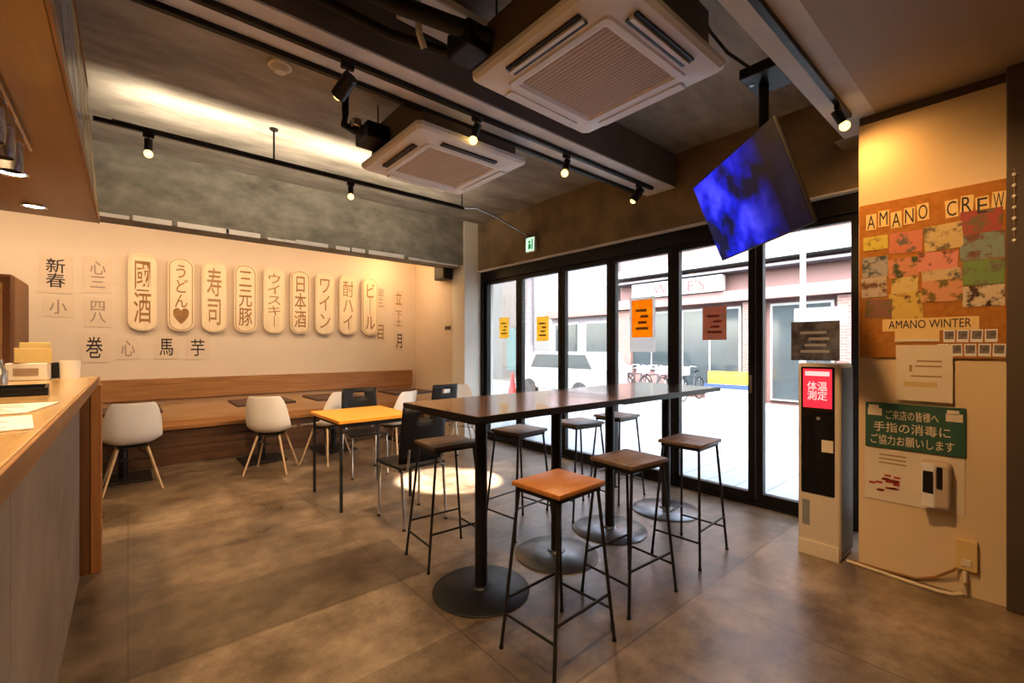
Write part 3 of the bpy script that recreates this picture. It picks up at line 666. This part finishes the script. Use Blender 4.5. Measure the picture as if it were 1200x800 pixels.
# ------------------------------------------------------------------ low tables
def low_table(x0, x1, y0, y1, h, top, label, four=True):
    cx, cy = (x0+x1)/2, (y0+y1)/2; w, d = (x1-x0)/2, (y1-y0)/2
    t = thing('low_table', label, 'table', (cx, cy, 0), 0, 'low dining tables')
    MB().box((-w, -d, h-.03), (w, d, h), .004).build('tabletop', M[top], t)
    if four:
        MB().box((-w+.05, -d+.04, h-.07), (w-.05, d-.04, h-.031)).build('apron', M['iron'], t)
        for sx in (-1, 1):
            for sy in (-1, 1): MB().box((sx*(w-.03)-.011, sy*(d-.03)-.011, 0), (sx*(w-.03)+.011, sy*(d-.03)+.011, h-.031)).build('leg', M['iron'], t)
    else:
        MB().cyl((0, 0, .02), (0, 0, h-.031), .04, n=20).build('pole', M['black'], t, True)
        MB().box((-.2, -.2, h-.045), (.2, .2, h-.031)).build('mounting_plate', M['black'], t)
        MB().box((-.24, -.24, 0), (.24, .24, .022), .006).build('base', M['black'], t)
    return t
low_table(1.35, 2.06, 3.82, 4.60, .785, 'wood_table', 'low table with glowing honey-yellow wooden top')
for x0, lab in ((-.36, 'small dark-topped table at the bench by the counter end'), (.96, 'small dark-topped table at the bench under the square-topped board'), (1.85, 'small dark-topped table at the bench behind the honey-yellow table'), (2.95, 'small dark-topped table at the bench nearest the wall corner')):
    low_table(x0, x0+.64, 6.02, 6.66, .745, 'dark_top', lab, False)

# ------------------------------------------------------------------ chairs
def make_shell(label):
    t = thing('shell_chair', label, 'chair', group='white shell chairs')
    prof = [(y_, z_+.02+.03*max(0, (z_-.43)/.4), w_*1.04, c_) for y_, z_, w_, c_ in [(.225, .425, .40, .00), (.20, .445, .43, .01), (.10, .440, .46, .035), (-.03, .425, .47, .055), (-.13, .430, .475, .075), (-.195, .475, .475, .09), (-.225, .56, .465, .085), (-.245, .66, .445, .07), (-.262, .76, .40, .05), (-.272, .825, .33, .03)]]
    m = MB(); G = []
    ns = 13
    for i, (y, z, w, c) in enumerate(prof):
        p0 = Vector(prof[max(i-1, 0)][:2]); p1 = Vector(prof[min(i+1, len(prof)-1)][:2]); tg = (p1-p0).normalized()
        nrm = Vector((-tg.y, tg.x)) * -1            # toward the sitter: up on the seat, forward on the back
        if nrm.x*1+nrm.y < 0: nrm = -nrm
        row = []
        for j in range(ns):
            s = -1+2*j/(ns-1); k = abs(s)**2.6
            row.append(m.bm.verts.new((w/2*s*(1-.05*k), y+nrm.x*c*k*1.1, z+nrm.y*c*k*1.1)))
        G.append(row)
    for A, B in zip(G, G[1:]):
        for j in range(ns-1): m.bm.faces.new((A[j], A[j+1], B[j+1], B[j]))
    o = m.build('shell', M['white_plastic'], t, True)
    sm = o.modifiers.new('thick', 'SOLIDIFY'); sm.thickness = .008; sm.offset = 0
    ss = o.modifiers.new('sub', 'SUBSURF'); ss.levels = 1; ss.render_levels = 2
    for sx in (-1, 1):
        for sy in (-1, 1): MB().cyl((sx*.11, sy*.10-.02, .432), (sx*.225, sy*.205-.02, .001), .013, .009, 12).build('leg', M['wood_leg'], t, True)
    g = MB()
    for sx in (-1, 1): g.tube([(sx*.14, .107, .30), (-sx*.14, -.147, .30)], .004, 6).tube([(sx*.14, .107, .30), (sx*.05, -.02, .405)], .004, 6).tube([(sx*.14, -.147, .30), (sx*.05, -.02, .405)], .004, 6)
    g.build('wire_brace', M['iron'], t)
    MB().box((-.12, -.14, .424), (.12, .10, .434)).build('mounting_bracket', M['iron'], t)
    return t
c0 = make_shell('white shell chair at the bench table beside the counter end'); c0.location = (.03, 5.88, 0); c0.rotation_euler = (0, 0, .05)
dup(c0, (1.26, 5.70, 0), -.55, 'white shell chair turned three-quarters, under the middle of the menu boards')
dup(c0, (1.86, 5.72, 0), .55, 'white shell chair half hidden behind the honey-yellow table')
dup(c0, (2.54, 5.26, 0), .5, 'white shell chair between the two black chair backs by the pillar')
dup(c0, (3.55, 5.24, 0), 2.8, 'white shell chair nearest the white pillar')
def make_black(label):
    t = thing('black_chair', label, 'chair', group='black chrome-legged chairs')
    m = MB(); G = []; ns, nz = 12, 8
    for i in range(nz+1):
        z = .50+.44*i/nz; row = []
        for j in range(ns+1):
            s = -1+2*j/ns; row.append(m.bm.verts.new((.205*s*(1-.06*(i/nz)**2), -.20-.05*i/nz+.035*s*s, z)))
        G.append(row)
    for i in range(nz):
        for j in range(ns):
            if i == 6 and 4 <= j <= 7: continue
            m.bm.faces.new((G[i][j], G[i][j+1], G[i+1][j+1], G[i+1][j]))
    o = m.build('backrest', M['black_plastic'], t, True); sm = o.modifiers.new('thick', 'SOLIDIFY'); sm.thickness = .014; sm.offset = 0
    MB().box((-.21, -.20, .452), (.21, .22, .478), .012, seg=3).build('seat', M['black_plastic'], t, True)
    for sx in (-1, 1):
        MB().tube([(sx*.19, .20, .012), (sx*.19, .19, .30), (sx*.185, .17, .435), (sx*.185, .0, .441), (sx*.185, -.16, .441), (sx*.19, -.19, .43), (sx*.19, -.23, .012)], .011, 10).build('leg_frame', M['chrome'], t, True)
        MB().tube([(sx*.15, -.20, .445), (sx*.15, -.222, .52), (sx*.15, -.235, .62)], .010, 8).build('back_support', M['chrome'], t, True)
        for y in (.20, -.23): MB().lathe([(0, 0), (.014, 0), (.014, .014), (0, .014)], 12, (sx*.19, y, 0)).build('foot_cap', M['black'], t)
    MB().tube([(-.185, .05, .441), (.185, .05, .441)], .009, 8).build('cross_bar', M['chrome'], t, True)
    return t
b0 = make_black('black chair with its back to the camera, just beyond the end of the tall table'); b0.location = (1.79, 3.38, 0); b0.rotation_euler = (0, 0, .03)
dup(b0, (2.02, 4.90, 0), PI-.1, 'black chair with slotted back on the far side of the honey-yellow table')
dup(b0, (3.06, 5.12, 0), .1, 'black chair with slotted back near the white pillar')

# ------------------------------------------------------------------ corner column: cork board, signs, dispenser, outlet
XC = 3.61
t = thing('cork_board', 'orange cork notice board on the ochre column', 'notice board', (XC-.002, 0, 0))
MB().box((-.02, .098, 1.342), (0, .738, 2.316), .003).build('cork', M['board_cork'], t)
def pin(name, y0, y1, z0, z1, m, lab, cat, tilt=0, d=.0):
    o = MB().box((-.003, -(y1-y0)/2, -(z1-z0)/2), (0, (y1-y0)/2, (z1-z0)/2)).build(name, m, None)
    o.location = (XC-.0235-d, (y0+y1)/2, (z0+z1)/2); o.rotation_euler = (tilt, 0, 0); return tag(o, lab, cat)
L1 = 'AMANO CREW'
yy = .705
for k, ch in enumerate(L1):
    w = .058
    if ch != ' ':
        t = thing('letter_card', 'cut paper letter %s in the top heading of the cork board' % ch, 'letter', (XC-.0225, yy-w/2, 2.20+.012*math.sin(k*2.1)), 0, 'heading letters on the cork board')
        MB().box((-.003, -w/2+.003, -.05), (0, w/2-.003, .05)).build('card', M['paper_amber'], t).rotation_euler = (.06*math.sin(k*3), 0, 0)
        text('letter', ch, w*.68, .085, M['ink'], t, (-.0032, 0, 0), RX)
    yy -= w+.003
cols = [(.75, .60, .08), (.70, .22, .12), (.70, .52, .22), (.42, .07, .06), (.45, .42, .40), (.72, .30, .16), (.80, .30, .22), (.25, .33, .28), (.60, .50, .40), (.78, .60, .22), (.78, .55, .12), (.75, .35, .18), (.20, .33, .10), (.70, .52, .28), (.30, .14, .10), (.72, .60, .42)]
pm = [mat('photo_print_%d' % i, tuple(q*.85 for q in c), .5, col2=tuple(q*.22 for q in cols[(i*5+3) % 16]), vscale=16, contrast=(.40, .50), spec=.2) for i, c in enumerate(cols)]
names = ['yellow', 'red and cream', 'pale amber', 'dark red', 'grey', 'orange', 'salmon', 'grey-green', 'tan', 'pale yellow', 'bright yellow', 'coral', 'leaf green', 'straw', 'dark brown', 'cream']
spots_ = [(.60, .71, 2.03, 2.10), (.44, .58, 1.99, 2.10), (.27, .42, 1.98, 2.11), (.12, .27, 2.05, 2.16), (.60, .715, 1.86, 1.97), (.46, .585, 1.84, 1.94), (.29, .45, 1.86, 1.955), (.11, .27, 1.90, 2.03),
          (.605, .72, 1.73, 1.84), (.46, .57, 1.74, 1.825), (.44, .58, 1.57, 1.73), (.27, .43, 1.68, 1.79), (.105, .26, 1.76, 1.88), (.275, .43, 1.79, 1.85), (.58, .70, 1.60, 1.70), (.11, .26, 1.64, 1.74)]
where = ['under the first heading letter', 'under the second heading letters', 'under the gap in the heading', 'under the last heading letters', 'at the column edge, second row', 'beside the edge print, second row', 'in the middle of the second row', 'by the door frame, second row', 'at the column edge, third row', 'beside the edge print, third row', 'above the lower heading', 'low in the middle cluster', 'by the door frame, third row', 'thin, between two rows', 'lowest at the column edge', 'lowest by the door frame']
for k, (y0, y1, z0, z1) in enumerate(spots_):
    y0, y1, z0, z1 = max(.104, y0-.006), min(.732, y1+.006), z0-.008, z1+.008
    o = pin('photo_print', y0, y1, z0, z1, pm[k], '%s photo print pinned on the cork board, %s' % (names[k], where[k]), 'photo', .05*math.sin(k*2.3), .0004*(k % 3)); o['group'] = 'photos on the cork board'
t = thing('heading_strip', 'yellow paper strip with hand lettering across the lower cork board', 'sign', (XC-.024, .40, 1.545), 0)
MB().box((-.003, -.20, -.04), (0, .22, .035)).build('strip', M['paper_amber'], t)
text('lettering', 'AMANO WINTER', .36, .05, M['ink'], t, (-.0032, .01, 0), RX)
t = thing('note_strip', 'pale folded note strip under the lower heading of the cork board', 'paper', (XC-.024, .46, 1.47))
MB().box((-.003, -.10, -.03), (0, .10, .035)).build('sheet', M['paper_amber'], t); MB().box((-.006, -.10, -.03), (-.003, .10, -.012)).build('folded_edge', M['paper'], t)
cnt = 0
for row, (z, ys) in enumerate(((1.47, (.32, .265, .21, .155)), (1.39, (.345, .29, .235, .18, .125)))):
    for q, y in enumerate(ys):
        o = pin('instant_photo', y-.024, y+.024, z-.035, z+.035, M['paper_bright'], 'instant photo %s from the column edge, %s row at the foot of the cork board' % (['first', 'second', 'third', 'fourth', 'fifth'][q], ['upper', 'bottom'][row]), 'photo', .04*math.sin(cnt)); o['group'] = 'instant photos on the cork board'
        MB().box((-.0045, -.019, -.018), (-.003, .019, .028)).build('picture', M['dark_poster'], o); cnt += 1
t = thing('note_paper', 'pale paper notice taped below the cork board', 'paper', (XC-.002, .43, 1.25))
MB().box((-.003, -.125, -.165), (0, .125, .17)).build('sheet', M['paper'], t).location = (-.024, 0, 0)
g = MB()
for z in (.07, .04, -.02): g.box((-.0275, -.08, z), (-.027, .05-z*.3, z+.008))
g.box((-.0275, .05, .01), (-.027, .062, .05)); g.build('print', M['ink_tan'], t)
MB().box((-.0275, -.06, -.08), (-.027, .09, -.05)).build('yellow_mark', M['yellow_box'], t)
t = thing('green_sign', 'dark green sign with rows of white characters on the column', 'sign', (XC-.002, .48, .918))
MB().box((-.012, -.228, -.14), (0, .228, .14), .003).build('plate', M['green'], t)
text('lettering', 'ご来店の皆様へ', .24, .058, M['paper'], t, (-.0122, .005, .070), RX)
text('lettering', '手指の消毒に', .35, .062, M['paper'], t, (-.0122, .01, -.008), RX)
text('lettering', 'ご協力お願いします', .38, .062, M['paper'], t, (-.0122, .01, -.088), RX)
for s_ in (-1, 1): MB().box((-.0135, s_*.18-.035, .06), (-.012, s_*.18+.035, .105)).box((-.0135, s_*.18-.02, .10), (-.012, s_*.18+.03, .125)).build('white_emblem', M['paper'], t)
t = thing('hygiene_poster', 'cream poster with scattered red print around the hand sanitizer dispenser', 'poster', (XC-.002, .49, .61))
MB().box((-.004, -.232, -.165), (0, .222, .158)).build('sheet', M['paper'], t)
g = MB()
for k in range(17):
    a = random.random()*2*PI; rr = .075*math.sqrt(random.random()); y, z = .105+rr*1.1*math.cos(a), -.045+rr*math.sin(a)
    g.box((-.0052, y-.016, z-.006), (-.004, y+.016, z+.006))
g.build('red_print', M['ink_red'], t)
g = MB()
for z in (.12, .095, .07): g.box((-.0052, .02, z), (-.004, .15, z+.007))
g.build('text_lines', M['ink_tan'], t)
t = thing('sanitizer_dispenser', 'grey hand sanitizer dispenser mounted on the cream poster', 'dispenser', (XC-.007, .37, .61))
MB().box((-.10, -.062, -.13), (-.001, .062, .135), .022, seg=3).build('dispenser_body', M['ac_grille'], t, True)
MB().box((-.108, .0, -.125), (-.098, .06, .13), .008).build('front_cover', M['paper_bright'], t)
MB().box((-.111, .008, -.04), (-.108, .052, .085), .004).build('window', M['kiosk_glass'], t)
MB().box((-.110, -.03, -.01), (-.099, -.005, .115), .004).build('slot', M['black_plastic'], t)
t = thing('outlet_box', 'cream outlet box low on the ochre column', 'outlet', (XC-.002, .25, .235))
MB().box((-.035, -.045, -.085), (0, .045, .085), .006).build('box_cover', M['outlet'], t)
MB().box((-.04, -.02, -.06), (-.035, .02, -.02), .002).build('socket', M['paper'], t)
t = thing('power_cable', 'pale cable running along the floor from the outlet box to the kiosk', 'cable')
MB().tube([(3.565, .255, .15), (3.555, .255, .09), (3.55, .26, .03), (3.535, .30, .012), (3.52, .36, .011), (3.53, .48, .011), (3.55, .62, .011), (3.565, .74, .011), (3.57, .80, .011)], .010, 8).build('cord', M['cable_white'], t, True)
tag(MB().tube([(3.568, .29, .155), (3.56, .30, .14), (3.59, .38, .06), (3.595, .46, .018), (3.595, .6, .012), (3.595, .72, .012), (3.597, .775, .012)], .007, 8).build('thin_cable', M['ink_brown'], None, True), 'thin dark cable hanging along the foot of the ochre column', 'cable')
t = thing('bead_string', 'string of white beads hanging on the dark door frame', 'decoration', (3.55, .07, 1.95))
MB().cyl((0, 0, 0), (0, 0, .40), .0015, n=6).build('cord', M['ink_tan'], t)
for k in range(7): 
    q = bmesh.new(); bmesh.ops.create_uvsphere(q, u_segments=10, v_segments=8, radius=.009); bmesh.ops.translate(q, vec=(0, 0, .02+k*.058), verts=q.verts)
    m_ = MB(); m_.bm.free(); m_.bm = q; m_.build('bead', M['paper_bright'], t, True)

# ------------------------------------------------------------------ temperature kiosk
t = thing('thermometer_kiosk', 'white thermometer kiosk with red screen beside the column', 'kiosk', (3.52, .945, 0))
MB().box((0, -.122, .0), (.30, .122, 1.30), .018, seg=3).build('cabinet', M['kiosk_white'], t, True)
MB().box((.02, -.126, .03), (.29, -.1225, 1.27)).build('side_panel', M['kiosk_side'], t)
MB().box((-.006, -.092, .42), (-.001, .10, 1.275), .004).build('glass_front', M['kiosk_glass'], t)
sc = MB().box((-.009, -.078, 1.0), (-.006, .088, 1.262), .001).build('screen', M['red_screen'], t)
text('screen_lettering', '体温\n測定', .115, .125, M['screen_text'], sc, (-.0092, .005, 1.115), RX)
MB().box((-.0105, -.065, 1.215), (-.009, .075, 1.245)).build('screen_header', M['screen_text'], sc)
st = MB().box((-.008, -.085, .71), (-.006, -.02, .79)).build('sticker', M['paper'], t)
MB().cyl((-.008, .0, .93), (-.006, .0, .93), .012).build('lens', M['grey_plastic'], t)
MB().box((-.003, .05, .20), (-.0005, .095, .37), .001).build('vent', M['grey_plastic'], t)
MB().box((-.014, -.118, .0), (.0, .118, .10), .004).build('plinth', M['kiosk_white'], t)

# posters stuck on the glass
def glass_poster(y0, y1, z0, z1, m, label, paper=False, mark=None):
    t = thing('glass_poster', label, 'poster', (4.2615, (y0+y1)/2, z0), group='posters on the glass doors')
    w, h = (y1-y0)/2, z1-z0
    MB().box((-.003, -w, 0), (0, w, h)).build('sheet', M[m], t)
    g = MB()
    for j in range(4): g.box((-.0037, -w*.6+.02*(j % 2), h*(.2+.16*j)), (-.003, w*.6-.03*(j % 3), h*(.2+.16*j)+h*.07))
    g.build('print', M[mark or 'ink_brown'], t)
    if paper: MB().box((-.003, -w*1.25, -.16), (.0, w*1.2, -.001)).box((-.003, -w*1.25, h+.001), (0, w*1.2, h+.03)).box((-.003, -w*1.25, -.001), (0, -w-.001, h+.001)).box((-.003, w+.001, -.001), (0, w*1.2, h+.001)).build('backing_sheet', M['thin_paper'], t)
glass_poster(2.66, 2.92, 1.52, 1.93, 'orange_poster', 'bright orange poster with white border on the glass doors', True)
glass_poster(1.88, 2.11, 1.48, 1.80, 'brown_poster', 'dark brown poster on the glass under the television', False, 'ink_red')
glass_poster(5.04, 5.26, 1.55, 1.86, 'yellow_poster', 'yellow poster on the glass nearest the pillar')
glass_poster(4.22, 4.45, 1.50, 1.83, 'yellow_poster', 'pale yellow poster on the second glass door from the pillar')
glass_poster(1.00, 1.34, 1.30, 1.62, 'dark_poster', 'dark photo poster on the glass behind the kiosk', False, 'paper')

# ------------------------------------------------------------------ street outside
ZG = -.12
struct('ground_sidewalk', MB().box((4.36, -12, ZG-.1), (7.0, 40, ZG+.04)), M['sidewalk'])
struct('ground_road', MB().box((7.0, -12, ZG-.12), (11.4, 40, ZG-.04)), M['asphalt'])
struct('ground_far_sidewalk', MB().box((11.4, -12, ZG-.1), (13.0, 40, ZG+.04)), M['sidewalk'])
struct('road_line_near', MB().box((7.5, -12, ZG-.04), (7.65, 40, ZG-.036)), M['road_white'])
struct('road_line_far', MB().box((10.8, -12, ZG-.04), (10.95, 40, ZG-.036)), M['road_white'])
# our own upper facade, so that the street sees a whole building
struct('wall_facade', MB().box((4.5, -6, 2.75), (4.7, 10, 3.9)), M['pale_wall'])

t = thing('shop_building', 'pinkish shop building across the street with a white sign board', 'building', (13.0, 0, 0))
MB().box((.25, -3, ZG), (5, 9.55, 7.5)).build('wall', M['pink_wall'], t)
for y in (-2.6, .6, 2.55, 4.75, 8.95): MB().box((0, y, ZG), (.25, y+.55, 2.7), .01).build('brick_pier', M['pink_brick'], t)
MB().box((-.15, -3, 2.72), (.25, 9.55, 3.02)).build('fascia_band', M['pink_wall'], t)
MB().box((-.35, -3, 3.75), (.25, 9.55, 4.0)).build('upper_canopy', M['sign_white'], t)
MB().box((-.25, -3, 3.55), (.2, 9.55, 3.62)).build('awning_rail', M['pole_grey'], t)
sg = MB().box((-.25, 5.75, 3.03), (-.02, 8.75, 3.50), .02).build('sign_board', M['sign_white'], t)
text('sign_lettering', "WALE'S", 1.7, .33, M['red_paint'], sg, (-.252, 7.1, 3.27), RX)
for y0, y1, z0, z1 in ((7.4, 9.1, .7, 2.6), (5.4, 7.2, .1, 2.6), (3.2, 4.65, .0, 2.6), (1.2, 2.5, .0, 2.6), (-2, .5, .0, 2.6)):
    wn = MB().box((.16, y0, z0), (.249, y1, z1), .01).build('window', M['sign_white'], t)
    MB().box((.13, y0+.07, z0+.07), (.16, (y0+y1)/2-.03, z1-.07)).box((.13, (y0+y1)/2+.03, z0+.07), (.16, y1-.07, z1-.07)).build('pane', M['shop_glass'], wn)
for y0 in (0, 2.2, 4.4, 6.6):
    wn = MB().box((.16, y0, 4.5), (.249, y0+1.5, 6.0), .01).build('window', M['sign_white'], t)
    MB().box((.13, y0+.08, 4.58), (.16, y0+1.42, 5.92)).build('pane', M['shop_glass'], wn)
t = thing('house', 'lilac-grey house next along from the shop across the street', 'building', (13.2, 0, 0))
MB().box((0, 9.6, ZG), (5, 12.9, 6.5)).build('wall', M['lilac_wall'], t)
MB().box((-.3, 9.6, 2.6), (0, 12.9, 2.85)).build('canopy', M['pink_brick'], t)
for y0 in (9.8, 11.4):
    wn = MB().box((-.04, y0, .2), (-.001, y0+1.3, 2.4)).build('window', M['sign_white'], t); MB().box((-.06, y0+.07, .27), (-.04, y0+1.23, 2.33)).build('pane', M['shop_glass'], wn)
t = thing('apartment_building', 'tall pale apartment building far down the street', 'building', (12.5, 0, 0))
MB().box((0, 17.5, ZG), (6, 26, 9)).build('wall', M['pale_wall'], t)
for y0 in (18.2, 20.2, 22.2):
    for z0 in (.8, 3.2, 5.6):
        wn = MB().box((-.05, y0, z0), (-.001, y0+1.2, z0+1.3)).build('window', M['sign_white'], t); MB().box((-.07, y0+.06, z0+.06), (-.05, y0+1.14, z0+1.24)).build('pane', M['shop_glass'], wn)
t = thing('corner_shop', 'low shop with grey shutter far down the street beside the apartment building', 'building', (6.5, 26.2, 0))
MB().box((-3, 0, ZG), (5.7, 4, 4.0)).build('wall', M['pale_wall'], t); MB().box((-2, -.05, 0), (2, -.001, 2.4)).build('shutter', M['shutter'], t); MB().box((-2.4, -.6, 2.5), (5.5, -.001, 2.75)).build('awning', M['pole_grey'], t)
t = thing('utility_pole', 'grey concrete utility pole across the street', 'pole', (11.7, 12.6, ZG+.04))
MB().cyl((0, 0, 0), (0, 0, 8), .17, .13, 18).build('shaft', M['pole_grey'], t, True); MB().cyl((0, 0, .6), (0, 0, 1.6), .178, n=18).build('guard_sleeve', M['lilac_wall'], t, True)
t = thing('sign_post', 'slim white street post with a grey sign plate seen behind the kiosk', 'signpost', (8.9, 2.62, ZG-.04))
MB().cyl((0, 0, 0), (0, 0, 3.6), .045, n=14).build('shaft', M['sign_white'], t, True); MB().box((-.06, -.65, 1.95), (-.046, .12, 2.25), .003).build('plate', M['shutter'], t)
tag(MB().cyl((9.4, 10.95, ZG-.039), (9.4, 10.95, ZG+.0), .26, .24, 4).cyl((9.4, 10.95, ZG+0), (9.4, 10.95, ZG+.72), .15, .03, 20).build('traffic_cone', M['red_paint'], None, True), 'red traffic cone on the road outside', 'cone')
t = thing('banner_flag', 'teal banner flag on the far pavement', 'flag', (11.9, 13.6, ZG+.04))
MB().cyl((0, 0, 0), (0, 0, 2.4), .02).build('flag_pole', M['sign_white'], t); MB().box((-.01, .03, .6), (.0, .6, 2.3)).build('cloth', M['teal'], t); MB().lathe([(0, 0), (.2, 0), (.2, .08), (0, .1)], 16).build('flag_base', M['pole_grey'], t)
def make_bike(label):
    t = thing('bicycle', label, 'bicycle', group='parked bicycles')
    for y in (-.52, .52):
        wv = MB().torus((0, y, .33), .31, .018).build('wheel', M['tyre'], t, True)
        g = MB()
        for k in range(8): g.cyl((0, y, .33), (0, y+.30*math.cos(k*PI/4), .33+.30*math.sin(k*PI/4)), .003, n=5)
        g.build('spokes', M['chrome'], wv)
    MB().tube([(0, -.52, .33), (0, -.15, .30), (0, .42, .62)], .017).tube([(0, -.15, .30), (0, -.25, .80)], .017).tube([(0, -.52, .33), (0, -.22, .68)], .012).tube([(0, -.22, .68), (0, .40, .68)], .016).tube([(0, .52, .33), (0, .40, .68), (0, .36, .95)], .017).build('bike_frame', M['bike_paint'], t, True)
    MB().box((-.07, -.36, .80), (.07, -.14, .86), .02).build('saddle', M['black_plastic'], t)
    MB().tube([(-.26, .22, .97), (-.18, .34, .98), (0, .37, .95), (.18, .34, .98), (.26, .22, .97)], .012).build('handlebar', M['chrome'], t, True)
    MB().box((-.16, .42, .74), (.16, .68, .96), .02).build('basket', M['grey_plastic'], t)
    return t
k0 = make_bike('parked bicycle nearest the white-bordered poster pane'); k0.location = (12.15, 8.75, ZG+.04); k0.rotation_euler = (0, 0, 1.6)
for k, (y, lab) in enumerate(((8.15, 'parked bicycle second from the row end, across the street'), (7.55, 'parked bicycle in the middle of the row across the street'), (6.95, 'parked bicycle fourth along the row across the street'), (6.35, 'parked bicycle at the shop window end of the row'))):
    dup(k0, (12.15, y, ZG+.04), 1.54+.03*k, lab)
t = thing('display_stand', 'low display stand with a blue board outside the shop', 'stand', (12.3, 5.35, ZG+.04))
MB().box((-.25, -.55, 0), (.25, .55, .42), .01).build('stand_base', M['sign_white'], t); MB().box((-.27, -.58, .42), (.27, .58, .52), .005).build('blue_board', M['blue_paint'], t); MB().box((-.2, -.5, .52), (.2, .5, .85), .01).build('goods_tray', M['yellow_poster'], t)
t = thing('white_car', 'white compact car parked across the street', 'car', (10.5, 9.5, ZG-.04))
MB().prism([(-1.7, .3), (1.7, .3), (1.72, .75), (1.3, .95), (.95, 1.45), (-1.45, 1.45), (-1.7, .95)], -.72, .72, 'X', .05).build('car_body', M['car_paint'], t)
MB().prism([(.98, .98), (.75, 1.38), (-.2, 1.38), (-.2, .98)], -.735, .735, 'X').prism([(-.28, .98), (-.28, 1.38), (-1.25, 1.38), (-1.5, .98)], -.735, .735, 'X').build('side_window', M['shop_glass'], t)
for y in (-1.05, 1.05):
    for sx in (-1, 1): MB().cyl((sx*.60, y, .30), (sx*.745, y, .30), .30, n=24).build('wheel', M['tyre'], t, True)
